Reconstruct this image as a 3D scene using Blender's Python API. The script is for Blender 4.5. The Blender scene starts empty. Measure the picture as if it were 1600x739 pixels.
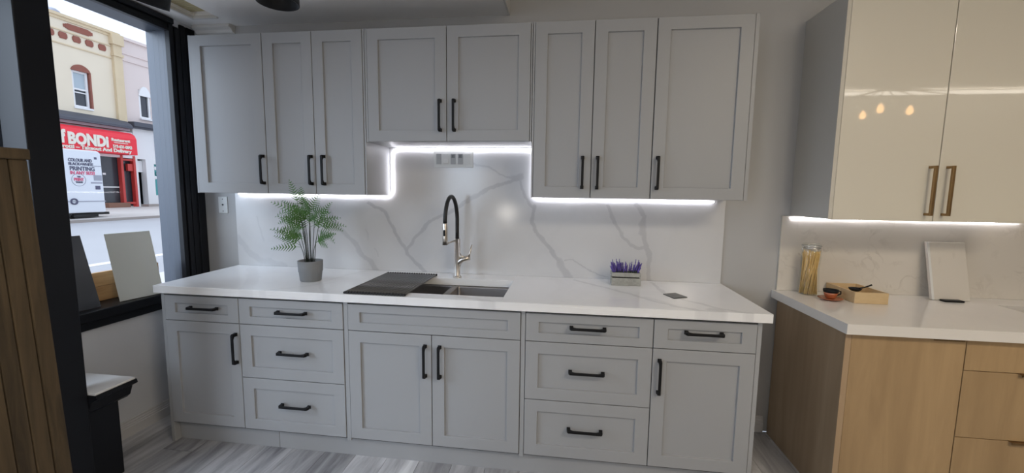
import bpy, bmesh, math, random
from math import pi, sin, cos, radians
from mathutils import Vector, Matrix
random.seed(7)
SC = bpy.context.scene
COL = SC.collection

# ------------------------------------------------------------------ camera
cam_data = bpy.data.cameras.new('camera')
cam = bpy.data.objects.new('camera', cam_data); COL.objects.link(cam)
cam_data.sensor_width = 36; cam_data.lens = 648.0 / 1600 * 36
cam_data.clip_start = 0.02; cam_data.clip_end = 200
RGT = Vector((0.99156573, 0.12893862, 0.01312413)); UPV = Vector((-0.02671261, 0.10423077, 0.99419434)); FWD = Vector((-0.12682211, 0.98615961, -0.10679594))
m = Matrix.Identity(4)
for i in range(3):
    m[i][0] = RGT[i]; m[i][1] = UPV[i]; m[i][2] = -FWD[i]
m.translation = (0.5127, -2.5912, 1.4435)
cam.matrix_world = m
SC.camera = cam

# ------------------------------------------------------------------ sky, lights, exposure
W = bpy.data.worlds.new('world'); SC.world = W; W.use_nodes = True
nt = W.node_tree; nt.nodes.clear()
wo = nt.nodes.new('ShaderNodeOutputWorld'); bg = nt.nodes.new('ShaderNodeBackground')
tc = nt.nodes.new('ShaderNodeTexCoord'); nz = nt.nodes.new('ShaderNodeTexNoise'); nz.inputs['Scale'].default_value = 2.2; nz.inputs['Detail'].default_value = 4
cr = nt.nodes.new('ShaderNodeValToRGB')
cr.color_ramp.elements[0].position = .35; cr.color_ramp.elements[0].color = (.66, .78, 1, 1)
cr.color_ramp.elements[1].position = .65; cr.color_ramp.elements[1].color = (.82, .88, .98, 1)
nt.links.new(tc.outputs['Generated'], nz.inputs['Vector']); nt.links.new(nz.outputs['Fac'], cr.inputs['Fac'])
nt.links.new(cr.outputs['Color'], bg.inputs['Color']); bg.inputs['Strength'].default_value = 1.3
nt.links.new(bg.outputs[0], wo.inputs[0])
def area(name, loc, rot, sx, sy, power, color):
    d = bpy.data.lights.new(name, 'AREA'); d.shape = 'RECTANGLE'; d.size = sx; d.size_y = sy; d.energy = power; d.color = color
    o = bpy.data.objects.new(name, d); COL.objects.link(o); o.location = loc; o.rotation_euler = rot; return o
# hazy sun behind bright cloud, from the street side
sd = bpy.data.lights.new('hazy_sun', 'SUN'); sd.energy = 5.0; sd.angle = radians(70); sd.color = (.68, .82, 1)
so = bpy.data.objects.new('hazy_sun', sd); COL.objects.link(so); so.rotation_euler = Vector((.54, .72, -.42)).to_track_quat('-Z', 'Y').to_euler()
area('ceiling_fill_light', (0.1, -3.6, 2.94), (0, 0, 0), 1.2, .6, 9, (1, .97, .94))  # unseen fill lights, this and the next, added to brighten the room
area('ceiling_fill_light', (2.5, -3.2, 2.94), (0, 0, 0), 1.2, .6, 50, (1, .87, .69))
def bulb(name, loc, power, color, r=.12):
    d = bpy.data.lights.new(name, 'POINT'); d.shadow_soft_size = r; d.energy = power; d.color = color
    o = bpy.data.objects.new(name, d); COL.objects.link(o); o.location = loc; return o
bulb('room_fill_light', (-.3, -3.2, 1.15), 8, (1, .93, .84))  # two unseen point fills added behind the camera, no lamp body
bulb('room_fill_light', (2.2, -3.6, 1.9), 20, (1, .88, .70))
VS = SC.view_settings
VS.view_transform = 'Standard'; VS.look = 'None'; VS.exposure = 0.18; VS.gamma = 1.0; VS.use_curve_mapping = False

# ------------------------------------------------------------------ helpers
class MB:
    """collects simple solids in one bmesh"""
    def __init__(s): s.bm = bmesh.new()
    def box(s, x0, x1, y0, y1, z0, z1):
        v = [s.bm.verts.new(c) for c in ((x0,y0,z0),(x1,y0,z0),(x1,y1,z0),(x0,y1,z0),(x0,y0,z1),(x1,y0,z1),(x1,y1,z1),(x0,y1,z1))]
        for f in ((3,2,1,0),(4,5,6,7),(0,1,5,4),(1,2,6,5),(2,3,7,6),(3,0,4,7)): s.bm.faces.new([v[i] for i in f])
        return v
    def prism(s, pts, axis, a, b):
        def P(p, t):
            return (t, p[0], p[1]) if axis == 'X' else ((p[0], t, p[1]) if axis == 'Y' else (p[0], p[1], t))
        A = [s.bm.verts.new(P(p, a)) for p in pts]; B = [s.bm.verts.new(P(p, b)) for p in pts]
        s.bm.faces.new(A); s.bm.faces.new(B[::-1]); n = len(pts)
        for i in range(n): s.bm.faces.new((A[i], B[i], B[(i+1) % n], A[(i+1) % n]))
    def tube(s, pts, r, seg=8, cap=True):
        pts = [Vector(p) for p in pts]; n = len(pts); rr = r if hasattr(r, '__len__') else [r]*n
        rings = []; ref = None
        for i, p in enumerate(pts):
            t = (pts[min(i+1, n-1)] - pts[max(i-1, 0)]).normalized()
            if ref is None: ref = t.orthogonal().normalized()
            ref = (ref - t*ref.dot(t)).normalized(); bi = t.cross(ref)
            rings.append([s.bm.verts.new(p + (ref*cos(2*pi*k/seg) + bi*sin(2*pi*k/seg))*rr[i]) for k in range(seg)])
        for a, b in zip(rings, rings[1:]):
            for k in range(seg): s.bm.faces.new((a[k], a[(k+1) % seg], b[(k+1) % seg], b[k])).smooth = True
        if cap: s.bm.faces.new(rings[0][::-1]); s.bm.faces.new(rings[-1])
    def lathe(s, prof, c, seg=32, smooth=True):
        rings = []
        for (r, z) in prof:
            if r < 1e-6: rings.append([s.bm.verts.new((c[0], c[1], c[2]+z))])
            else: rings.append([s.bm.verts.new((c[0]+r*cos(2*pi*k/seg), c[1]+r*sin(2*pi*k/seg), c[2]+z)) for k in range(seg)])
        for a, b in zip(rings, rings[1:]):
            for k in range(seg):
                k2 = (k+1) % seg
                if len(a) == 1 and len(b) == 1: continue
                if len(a) == 1: f = s.bm.faces.new((a[0], b[k2], b[k]))
                elif len(b) == 1: f = s.bm.faces.new((a[k], a[k2], b[0]))
                else: f = s.bm.faces.new((a[k], a[k2], b[k2], b[k]))
                f.smooth = smooth
    def quad(s, *p): s.bm.faces.new([s.bm.verts.new(q) for q in p])
    def mesh(s, name, normals=True):
        if normals: bmesh.ops.recalc_face_normals(s.bm, faces=s.bm.faces)
        me = bpy.data.meshes.new(name); s.bm.to_mesh(me); s.bm.free(); return me

def link(name, me, m, parent=None, bev=0, loc=None, seg=2):
    o = bpy.data.objects.new(name, me); COL.objects.link(o)
    if m is not None and not len(me.materials): me.materials.append(m)
    if parent is not None:
        o.parent = parent
        o.location = -parent.location if loc is None and parent.parent is None and parent.type == 'EMPTY' else (loc or (0, 0, 0))
    elif loc is not None: o.location = loc
    if bev:
        b = o.modifiers.new('bevel', 'BEVEL'); b.width = bev; b.segments = seg; b.limit_method = 'ANGLE'
    return o
def build(name, mb, m, parent=None, bev=0, seg=2): return link(name, mb.mesh(name), m, parent, bev, None, seg)
def bx(name, dims, m, parent=None, bev=0):
    b = MB(); b.box(*dims); return build(name, b, m, parent, bev)
def tag(o, label, cat, group=None):
    o['label'] = label; o['category'] = cat
    if group: o['group'] = group
    return o
def thing(name, label, cat, loc, group=None):
    o = bpy.data.objects.new(name, None); COL.objects.link(o); o.location = loc; o.empty_display_size = .05
    return tag(o, label, cat, group)

def struct(o):
    o['kind'] = 'structure'; return o
def holes(mb, axis, t0, t1, a0, a1, z0, z1, rects):
    """wall slab with rectangular openings: rects (a0,a1,z0,z1)"""
    As = sorted({a0, a1, *[q for r in rects for q in r[:2]]}); Zs = sorted({z0, z1, *[q for r in rects for q in r[2:]]})
    for i in range(len(As)-1):
        run = None
        for j in range(len(Zs)-1):
            ca, cz = (As[i]+As[i+1])/2, (Zs[j]+Zs[j+1])/2
            inside = any(r[0] < ca < r[1] and r[2] < cz < r[3] for r in rects)
            if not inside:
                if run is None: run = [Zs[j], Zs[j+1]]
                else: run[1] = Zs[j+1]
            if inside or j == len(Zs)-2:
                if run:
                    if axis == 'X': mb.box(t0, t1, As[i], As[i+1], run[0], run[1])
                    elif axis == 'Z': mb.box(As[i], As[i+1], run[0], run[1], t0, t1)
                    else: mb.box(As[i], As[i+1], t0, t1, run[0], run[1])
                run = None

# ------------------------------------------------------------------ materials
def mat(name, col, rough=.5, metal=0, spec=.5, coat=0, emit=0, bump=0, bscale=200, var=0, vscale=3, trans=0):
    m = bpy.data.materials.new(name); m.use_nodes = True; n = m.node_tree; b = n.nodes['Principled BSDF']
    b.inputs['Base Color'].default_value = (*col, 1); b.inputs['Roughness'].default_value = rough; b.inputs['Metallic'].default_value = metal
    b.inputs['Specular IOR Level'].default_value = spec; b.inputs['Coat Weight'].default_value = coat; b.inputs['Coat Roughness'].default_value = .03
    if trans: b.inputs['Transmission Weight'].default_value = trans
    if emit: b.inputs['Emission Color'].default_value = (*col, 1); b.inputs['Emission Strength'].default_value = emit
    t = n.nodes.new('ShaderNodeTexCoord')
    if var:
        z = n.nodes.new('ShaderNodeTexNoise'); z.inputs['Scale'].default_value = vscale; z.inputs['Detail'].default_value = 5
        r = n.nodes.new('ShaderNodeMapRange'); r.inputs['To Min'].default_value = 1-var; r.inputs['To Max'].default_value = 1+var
        mx = n.nodes.new('ShaderNodeVectorMath'); mx.operation = 'SCALE'; mx.inputs[0].default_value = col
        n.links.new(t.outputs['Object'], z.inputs['Vector']); n.links.new(z.outputs['Fac'], r.inputs['Value']); n.links.new(r.outputs[0], mx.inputs['Scale']); n.links.new(mx.outputs[0], b.inputs['Base Color'])
    if bump:
        z = n.nodes.new('ShaderNodeTexNoise'); z.inputs['Scale'].default_value = bscale; z.inputs['Detail'].default_value = 3
        u = n.nodes.new('ShaderNodeBump'); u.inputs['Strength'].default_value = bump; u.inputs['Distance'].default_value = .002
        n.links.new(t.outputs['Object'], z.inputs['Vector']); n.links.new(z.outputs['Fac'], u.inputs['Height']); n.links.new(u.outputs[0], b.inputs['Normal'])
    return m
def wood(name, c0, c1, scale=(1, 1, .12), ns=30, rough=.5, per_obj=0, knots=0, bump=.15):
    m = bpy.data.materials.new(name); m.use_nodes = True; n = m.node_tree; b = n.nodes['Principled BSDF']; b.inputs['Roughness'].default_value = rough
    t = n.nodes.new('ShaderNodeTexCoord'); mp = n.nodes.new('ShaderNodeMapping'); mp.inputs['Scale'].default_value = scale
    oi = n.nodes.new('ShaderNodeObjectInfo'); ad = n.nodes.new('ShaderNodeVectorMath'); ad.operation = 'ADD'
    sc = n.nodes.new('ShaderNodeVectorMath'); sc.operation = 'SCALE'; sc.inputs['Scale'].default_value = 7.3
    cb = n.nodes.new('ShaderNodeCombineXYZ')
    n.links.new(oi.outputs['Random'], cb.inputs[0]); n.links.new(oi.outputs['Random'], cb.inputs[1]); n.links.new(cb.outputs[0], sc.inputs[0])
    n.links.new(t.outputs['Object'], mp.inputs['Vector']); n.links.new(mp.outputs[0], ad.inputs[0]); n.links.new(sc.outputs[0], ad.inputs[1])
    z = n.nodes.new('ShaderNodeTexNoise'); z.inputs['Scale'].default_value = ns; z.inputs['Detail'].default_value = 6; z.inputs['Roughness'].default_value = .6; z.inputs['Distortion'].default_value = .6
    z2 = n.nodes.new('ShaderNodeTexNoise'); z2.inputs['Scale'].default_value = ns*.22; z2.inputs['Detail'].default_value = 3
    n.links.new(ad.outputs[0], z.inputs['Vector']); n.links.new(ad.outputs[0], z2.inputs['Vector'])
    ma = n.nodes.new('ShaderNodeMath'); ma.operation = 'ADD'; n.links.new(z.outputs['Fac'], ma.inputs[0]); n.links.new(z2.outputs['Fac'], ma.inputs[1])
    mr = n.nodes.new('ShaderNodeMapRange'); mr.inputs['From Min'].default_value = .7; mr.inputs['From Max'].default_value = 1.3
    n.links.new(ma.outputs[0], mr.inputs['Value'])
    mx = n.nodes.new('ShaderNodeMix'); mx.data_type = 'RGBA'; mx.inputs['A'].default_value = (*c0, 1); mx.inputs['B'].default_value = (*c1, 1)
    n.links.new(mr.outputs[0], mx.inputs['Factor']); out = mx.outputs['Result']
    if per_obj:
        r = n.nodes.new('ShaderNodeMapRange'); r.inputs['To Min'].default_value = 1-per_obj; r.inputs['To Max'].default_value = 1+per_obj
        n.links.new(oi.outputs['Random'], r.inputs['Value']); s2 = n.nodes.new('ShaderNodeVectorMath'); s2.operation = 'SCALE'
        n.links.new(out, s2.inputs[0]); n.links.new(r.outputs[0], s2.inputs['Scale']); out = s2.outputs[0]
    n.links.new(out, b.inputs['Base Color'])
    u = n.nodes.new('ShaderNodeBump'); u.inputs['Strength'].default_value = bump; u.inputs['Distance'].default_value = .001
    n.links.new(z.outputs['Fac'], u.inputs['Height']); n.links.new(u.outputs[0], b.inputs['Normal'])
    return m
def marble(name, veins, plane, base=(.80, .80, .80), grey=(.40, .40, .42), rough=.12):
    """white quartz; every vein is a chain of segments in object space, its edge broken up by noise"""
    m = bpy.data.materials.new(name); m.use_nodes = True; n = m.node_tree; b = n.nodes['Principled BSDF']; b.inputs['Roughness'].default_value = rough
    N = n.nodes.new; L = n.links.new
    t = N('ShaderNodeTexCoord'); sx = N('ShaderNodeSeparateXYZ'); L(t.outputs['Object'], sx.inputs[0])
    cb = N('ShaderNodeCombineXYZ'); L(sx.outputs[0], cb.inputs[0]); L(sx.outputs[2 if plane == 'XZ' else 1], cb.inputs[1])
    z = N('ShaderNodeTexNoise'); z.inputs['Scale'].default_value = 14; z.inputs['Detail'].default_value = 5; L(cb.outputs[0], z.inputs['Vector'])
    sb = N('ShaderNodeVectorMath'); sb.operation = 'SUBTRACT'; sb.inputs[1].default_value = (.5, .5, .5); L(z.outputs['Color'], sb.inputs[0])
    s1 = N('ShaderNodeVectorMath'); s1.operation = 'MULTIPLY'; s1.inputs[1].default_value = (.045, .045, 0); L(sb.outputs[0], s1.inputs[0])
    ad = N('ShaderNodeVectorMath'); ad.operation = 'ADD'; L(cb.outputs[0], ad.inputs[0]); L(s1.outputs[0], ad.inputs[1]); P = ad.outputs[0]
    acc = None
    for pts, w, st in veins:
        dmin = None
        for (ax, ay), (bx_, by) in zip(pts, pts[1:]):
            d = (bx_-ax, by-ay); q = d[0]**2+d[1]**2
            pa = N('ShaderNodeVectorMath'); pa.operation = 'SUBTRACT'; L(P, pa.inputs[0]); pa.inputs[1].default_value = (ax, ay, 0)
            dt = N('ShaderNodeVectorMath'); dt.operation = 'DOT_PRODUCT'; L(pa.outputs[0], dt.inputs[0]); dt.inputs[1].default_value = (d[0]/q, d[1]/q, 0)
            cl = N('ShaderNodeClamp'); L(dt.outputs['Value'], cl.inputs['Value'])
            sc = N('ShaderNodeVectorMath'); sc.operation = 'SCALE'; sc.inputs[0].default_value = (d[0], d[1], 0); L(cl.outputs[0], sc.inputs['Scale'])
            ds = N('ShaderNodeVectorMath'); ds.operation = 'DISTANCE'; L(pa.outputs[0], ds.inputs[0]); L(sc.outputs[0], ds.inputs[1])
            o = ds.outputs['Value']
            if dmin is None: dmin = o
            else:
                mi = N('ShaderNodeMath'); mi.operation = 'MINIMUM'; L(dmin, mi.inputs[0]); L(o, mi.inputs[1]); dmin = mi.outputs[0]
        r = N('ShaderNodeMapRange'); r.interpolation_type = 'SMOOTHSTEP'
        r.inputs['From Min'].default_value = w*1.25; r.inputs['From Max'].default_value = w*.55; r.inputs['To Min'].default_value = 0; r.inputs['To Max'].default_value = st
        L(dmin, r.inputs['Value'])
        # darker rim line along the vein
        r2 = N('ShaderNodeMapRange'); r2.interpolation_type = 'SMOOTHSTEP'
        r2.inputs['From Min'].default_value = w*6; r2.inputs['From Max'].default_value = 0; r2.inputs['To Min'].default_value = 0; r2.inputs['To Max'].default_value = st*.13
        L(dmin, r2.inputs['Value'])
        mm = N('ShaderNodeMath'); mm.operation = 'MAXIMUM'; L(r.outputs[0], mm.inputs[0]); L(r2.outputs[0], mm.inputs[1]); o = mm.outputs[0]
        if acc is None: acc = o
        else:
            mi = N('ShaderNodeMath'); mi.operation = 'MAXIMUM'; L(acc, mi.inputs[0]); L(o, mi.inputs[1]); acc = mi.outputs[0]
    cl = N('ShaderNodeTexNoise'); cl.inputs['Scale'].default_value = 3.2; cl.inputs['Detail'].default_value = 6; cl.inputs['Distortion'].default_value = 1.5; L(cb.outputs[0], cl.inputs['Vector'])
    r = N('ShaderNodeMapRange'); r.inputs['From Min'].default_value = .5; r.inputs['From Max'].default_value = .75; r.inputs['To Max'].default_value = .12; L(cl.outputs['Fac'], r.inputs['Value'])
    am = N('ShaderNodeMath'); am.operation = 'ADD'; am.use_clamp = True; L(acc, am.inputs[0]); L(r.outputs[0], am.inputs[1])
    mx = N('ShaderNodeMix'); mx.data_type = 'RGBA'; mx.inputs['A'].default_value = (*base, 1); mx.inputs['B'].default_value = (*grey, 1); L(am.outputs[0], mx.inputs['Factor'])
    L(mx.outputs['Result'], b.inputs['Base Color'])
    return m
def quartz(name):
    m = bpy.data.materials.new(name); m.use_nodes = True; n = m.node_tree; b = n.nodes['Principled BSDF']; b.inputs['Roughness'].default_value = .15
    N = n.nodes.new; L = n.links.new; t = N('ShaderNodeTexCoord')
    z = N('ShaderNodeTexNoise'); z.inputs['Scale'].default_value = 9; z.inputs['Detail'].default_value = 8; z.inputs['Distortion'].default_value = 1.2; L(t.outputs['Object'], z.inputs['Vector'])
    r = N('ShaderNodeValToRGB'); e = r.color_ramp.elements
    e[0].position = .44; e[0].color = (.66, .62, .56, 1); e[1].position = .50; e[1].color = (.50, .46, .41, 1)
    k = e.new(.53); k.color = (.66, .62, .56, 1); L(z.outputs['Fac'], r.inputs['Fac'])
    z2 = N('ShaderNodeTexNoise'); z2.inputs['Scale'].default_value = 5; L(t.outputs['Object'], z2.inputs['Vector'])
    q = N('ShaderNodeMapRange'); q.inputs['From Min'].default_value = .48; q.inputs['From Max'].default_value = .68; q.inputs['To Max'].default_value = .8; L(z2.outputs['Fac'], q.inputs['Value'])
    mx = N('ShaderNodeMix'); mx.data_type = 'RGBA'; mx.inputs['A'].default_value = (.66, .62, .56, 1); L(r.outputs[0], mx.inputs['B']); L(q.outputs[0], mx.inputs['Factor'])
    L(mx.outputs['Result'], b.inputs['Base Color']); return m
def glass(name, tint=(1, 1, 1), refl=.07):
    m = bpy.data.materials.new(name); m.use_nodes = True; n = m.node_tree; n.nodes.clear()
    o = n.nodes.new('ShaderNodeOutputMaterial'); x = n.nodes.new('ShaderNodeMixShader'); a = n.nodes.new('ShaderNodeBsdfTransparent'); g = n.nodes.new('ShaderNodeBsdfGlossy')
    a.inputs[0].default_value = (*tint, 1); g.inputs['Roughness'].default_value = .02; x.inputs[0].default_value = refl
    n.links.new(a.outputs[0], x.inputs[1]); n.links.new(g.outputs[0], x.inputs[2]); n.links.new(x.outputs[0], o.inputs[0]); return m
def rope_mat(name, axis, strength, beads=70):
    """clear LED rope: bright beads in a milky sleeve"""
    m = bpy.data.materials.new(name); m.use_nodes = True; n = m.node_tree; b = n.nodes['Principled BSDF']
    b.inputs['Base Color'].default_value = (.8, .8, .8, 1); b.inputs['Roughness'].default_value = .3; b.inputs['Emission Color'].default_value = (.93, .92, 1, 1)
    t = n.nodes.new('ShaderNodeTexCoord'); s = n.nodes.new('ShaderNodeSeparateXYZ'); n.links.new(t.outputs['Object'], s.inputs[0])
    a = n.nodes.new('ShaderNodeMath'); a.operation = 'MULTIPLY'; a.inputs[1].default_value = 2*pi*beads
    ad = n.nodes.new('ShaderNodeMath'); ad.operation = 'ADD'; n.links.new(s.outputs[0], ad.inputs[0]); n.links.new(s.outputs[2], ad.inputs[1]); n.links.new(ad.outputs[0], a.inputs[0])
    c = n.nodes.new('ShaderNodeMath'); c.operation = 'SINE'; n.links.new(a.outputs[0], c.inputs[0])
    r = n.nodes.new('ShaderNodeMapRange'); r.inputs['From Min'].default_value = -1; r.inputs['To Min'].default_value = strength*.35; r.inputs['To Max'].default_value = strength*1.65
    n.links.new(c.outputs[0], r.inputs['Value']); n.links.new(r.outputs[0], b.inputs['Emission Strength']); return m

VEINS_WALL=[
  ([(-0.773,1.367),(-0.722,1.332),(-0.653,1.297),(-0.609,1.224),(-0.566,1.128),(-0.510,1.050)],0.0125,0.5904),
  ([(-0.510,1.068),(-0.504,1.031),(-0.454,0.977),(-0.385,0.909)],0.0140625,0.5904),
  ([(-0.504,1.080),(-0.420,1.180),(-0.357,1.248),(-0.271,1.292),(-0.173,1.336),(-0.100,1.390),(-0.028,1.438),(0.067,1.480),(0.161,1.504),(0.218,1.533)],0.0125,0.5535),
  ([(-0.065,1.617),(0.019,1.595),(0.101,1.555),(0.172,1.527)],0.00625,0.4428),
  ([(0.184,1.527),(0.230,1.539)],0.021875,0.5166),
  ([(0.218,1.550),(0.243,1.476),(0.255,1.418),(0.303,1.350)],0.009375,0.4428),
  ([(0.313,1.355),(0.309,1.248),(0.346,1.177),(0.419,1.095),(0.474,1.013)],0.0140625,0.5904),
  ([(0.480,1.013),(0.505,0.965),(0.548,0.912)],0.025,0.5166),
  ([(0.515,1.020),(0.562,1.034),(0.634,0.988),(0.705,0.949),(0.787,0.928)],0.0046875,0.4428),
  ([(0.765,1.363),(0.790,1.305),(0.844,1.213),(0.904,1.133),(0.962,1.112),(0.995,1.124)],0.0109375,0.5166),
  ([(0.939,1.371),(0.981,1.309),(0.973,1.240),(0.994,1.148),(1.019,1.090),(1.023,0.996),(1.032,0.914)],0.015625,0.5535),
  ([(0.975,1.263),(0.978,1.205)],0.0234375,0.5166),
  ([(-1.047,1.306),(-1.003,1.220),(-0.935,1.155),(-0.867,1.091),(-0.823,1.004),(-0.766,0.973),(-0.722,0.919)],0.0171875,0.4428),
  ([(-1.722,1.101),(-1.652,1.011),(-1.568,0.957),(-1.471,0.937),(-1.386,0.917)],0.025,0.28044),
  ([(-1.570,1.252),(-1.562,1.184),(-1.536,1.095)],0.00625,0.2214),
  ([(-0.796,1.181),(-0.774,1.116)],0.0046875,0.2583),
  ([(-0.730,1.062),(-0.708,1.008)],0.0046875,0.2583),
  ([(-1.139,1.348),(-1.047,1.306)],0.01875,0.1845),
]
VEINS_TOP=[
  ([(0.576,-0.071),(0.724,-0.226),(0.869,-0.379),(0.937,-0.485),(1.048,-0.589),(1.149,-0.651),(1.214,-0.699)],0.015625,0.369),
  ([(0.935,-0.448),(0.994,-0.519)],0.03125,0.2214),
  ([(1.033,-0.066),(1.046,-0.237),(1.052,-0.324),(1.110,-0.454),(1.183,-0.514),(1.240,-0.604),(1.355,-0.645)],0.0140625,0.369),
  ([(1.207,-0.625),(1.204,-0.730)],0.046875,0.369),
  ([(-1.566,-0.094),(-1.325,-0.374),(-1.128,-0.674)],0.034375,0.1845),
  ([(-0.863,-0.424),(-0.742,-0.602),(-0.618,-0.718),(-0.539,-0.736)],0.015625,0.2214),
  ([(-0.445,-0.687),(-0.368,-0.705),(-0.318,-0.664)],0.015625,0.2583),
  ([(0.000,-0.596),(0.141,-0.645),(0.243,-0.698)],0.021875,0.3321),
  ([(-0.866,-0.396),(-0.810,-0.090),(-0.698,0.047)],0.0125,0.1476),
  ([(-1.070,-0.670),(-0.910,-0.536),(-0.804,-0.401)],0.0125,0.1476),
]
M = dict(
 cab=mat('grey_cabinet_paint', (.345, .352, .362), .42),
 carc=mat('gap_shade_carcass', (.10, .10, .10), .6),  # darker than the fronts: shade of the door gaps put into the colour
 black=mat('matt_black_metal', (.006, .006, .007), .5, spec=.25),
 blackp=mat('black_trim_paint', (.010, .011, .014), .38, spec=.22),
 slate=mat('slate_blue_frame_paint', (.050, .062, .085), .4),
 slatem=mat('matt_slate_panel_paint', (.045, .055, .075), .85, spec=.2),
 wall=mat('pale_grey_wall_paint', (.45, .45, .45), .75, bump=.1, bscale=300),
 walll=mat('left_wall_daylight_tint', (.68, .70, .74), .75, bump=.1, bscale=300),  # lighter and bluer than the back wall: daylight put into the colour
 wallr=mat('showroom_wall_paint', (.48, .46, .43), .75),
 ceil=mat('ceiling_paint', (.92, .91, .90), .8, bump=.1, bscale=60),
 trim=mat('white_trim_paint', (.68, .67, .65), .45),
 base=mat('baseboard_paint', (.60, .60, .61), .4),
 yellow=mat('yellowed_ribbed_sheet', (.50, .43, .25), .6, var=.12, vscale=40),
 steel=mat('brushed_steel', (.62, .58, .53), .28, metal=1, bump=.05, bscale=400),
 dsteel=mat('sink_steel', (.33, .31, .30), .33, metal=1),
 rubber=mat('black_rubber_hose', (.008, .008, .008), .45),
 rod=mat('dark_grey_coated_rod', (.20, .195, .19), .28, metal=.75),
 silicone=mat('black_silicone', (.012, .012, .012), .5),
 pot=mat('grey_ceramic_pot', (.23, .24, .25), .6, bump=.2, bscale=150, var=.06, vscale=12),
 soil=mat('dark_soil', (.02, .017, .014), .9, bump=.6, bscale=120),
 stem=mat('dark_fern_stem', (.035, .045, .03), .6),
 leaf=mat('fern_green_leaf', (.075, .19, .04), .5, var=.35, vscale=18),
 crate=mat('weathered_grey_wood', (.34, .34, .31), .8, var=.3, vscale=60, bump=.3, bscale=90),
 lav=mat('violet_lavender_bloom', (.11, .075, .30), .8, var=.5, vscale=70),
 lavg=mat('grey_green_lavender_stem', (.07, .10, .06), .8),
 plate=mat('white_plastic_plate', (.70, .71, .70), .35),
 plateg=mat('grey_plastic_insert', (.42, .43, .44), .4),
 dark=mat('dark_recess', (.03, .03, .03), .6),
 gloss=mat('cream_high_gloss_lacquer', (.72, .68, .58), .3, coat=1, spec=.5),
 greyside=mat('pale_blue_grey_side_panel', (.52, .51, .48), .45),
 edge=mat('cream_edge_band', (.60, .57, .50), .4),
 bronze=mat('antique_bronze_metal', (.30, .20, .10), .38, metal=1),
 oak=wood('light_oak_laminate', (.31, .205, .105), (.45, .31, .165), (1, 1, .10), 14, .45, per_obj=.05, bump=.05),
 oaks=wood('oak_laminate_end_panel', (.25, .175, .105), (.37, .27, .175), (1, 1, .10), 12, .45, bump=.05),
 oake=mat('oak_edge_band', (.40, .28, .17), .5),
 floor=wood('grey_vinyl_plank', (.15, .15, .165), (.74, .74, .76), (1, .14, 1), 14, .34, per_obj=.22, bump=.08),
 under=mat('floor_underlay', (.05, .05, .05), .9),
 pine=wood('yellow_pine_board', (.42, .23, .09), (.60, .37, .17), (1, .12, 1), 40, .6),
 slat=wood('weathered_brown_board', (.035, .024, .012), (.105, .072, .036), (1, 1, .09), 45, .8, per_obj=.2, bump=.6),
 birch=wood('birch_plywood', (.56, .40, .21), (.68, .51, .30), (.2, 1, 1), 40, .55),
 sampw=mat('pale_grey_sample_paint', (.60, .63, .60), .45),
 sampd=mat('charcoal_sample_laminate', (.055, .06, .07), .25),
 tile=mat('dark_grey_metal_plate', (.09, .09, .09), .3, metal=.5, var=.3, vscale=60),
 terra=mat('terracotta_glaze', (.42, .12, .045), .35, coat=.5),
 pasta=mat('dry_spaghetti', (.75, .52, .20), .6, var=.2, vscale=50),
 glass=glass('window_glass', refl=.012), jar=glass('jar_glass', (.97, .98, .97), .07),
 chrome=mat('wire_bail_metal', (.6, .6, .6), .2, metal=1),
 lamp=mat('warm_bulb', (1, .55, .22), .3, emit=14), tubelight=mat('ceiling_tube_glow', (1, .92, .8), .3, emit=7),
 crystal=mat('chandelier_crystal', (.9, .8, .6), .1, metal=.8), gold=mat('chandelier_arm', (.25, .2, .15), .3, metal=1),
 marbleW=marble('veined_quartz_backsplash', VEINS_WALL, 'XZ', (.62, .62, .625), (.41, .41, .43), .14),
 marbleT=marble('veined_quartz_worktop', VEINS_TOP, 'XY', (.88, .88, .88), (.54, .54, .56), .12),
 quartz=quartz('beige_speckled_quartz'), qtop=mat('white_quartz_worktop', (.76, .73, .69), .14, var=.03, vscale=8),
 rope=rope_mat('led_rope_glow', 'X', 10),
 # street
 cream=mat('cream_painted_brick', (.77, .68, .53), .85, var=.06, vscale=1.2), creamd=mat('aged_cream_stone', (.66, .54, .36), .85, var=.12, vscale=3),
 pink=mat('pale_pink_stucco', (.72, .62, .58), .85, var=.05, vscale=1), brickred=mat('dark_red_brick', (.28, .10, .07), .85, var=.2, vscale=10),
 whitew=mat('white_window_frame', (.8, .8, .8), .5), pane=mat('dark_window_pane', (.045, .05, .06), .2, spec=.5), panel_l=mat('pale_window_blind', (.42, .50, .55), .4),
 band=mat('slate_roof_band', (.075, .08, .10), .6), bandp=mat('mauve_band_fascia', (.34, .27, .29), .7),
 red=mat('red_awning_vinyl', (.82, .025, .045), .5), redp=mat('red_painted_post', (.55, .05, .04), .5), letter=mat('cream_lettering', (.80, .76, .66), .6),
 shopw=mat('white_shopfront_paint', (.78, .78, .78), .6), bluew=mat('pale_blue_recess', (.42, .52, .68), .7), teal=mat('teal_shop_display', (.05, .30, .30), .3),
 balloon=mat('white_display_ball', (.85, .85, .85), .4), step=mat('brown_step', (.24, .12, .08), .8), dgreen=mat('dark_green_sign', (.04, .08, .07), .6),
 van=mat('white_van_paint', (.74, .77, .82), .3, coat=.3), vink=mat('dark_grey_van_print', (.10, .10, .16), .6), vpink=mat('pink_van_print', (.75, .12, .22), .6), tyre=mat('black_tyre', (.015, .015, .015), .8), vgrey=mat('grey_van_print', (.35, .36, .42), .5),
 road=mat('grey_asphalt', (.37, .365, .375), .85, var=.08, vscale=.6), walk=mat('concrete_sidewalk', (.58, .55, .52), .9, var=.08, vscale=1.5), curb=mat('curb_stone', (.36, .32, .29), .9),
 wline=mat('white_road_line', (.8, .8, .8), .7))

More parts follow.
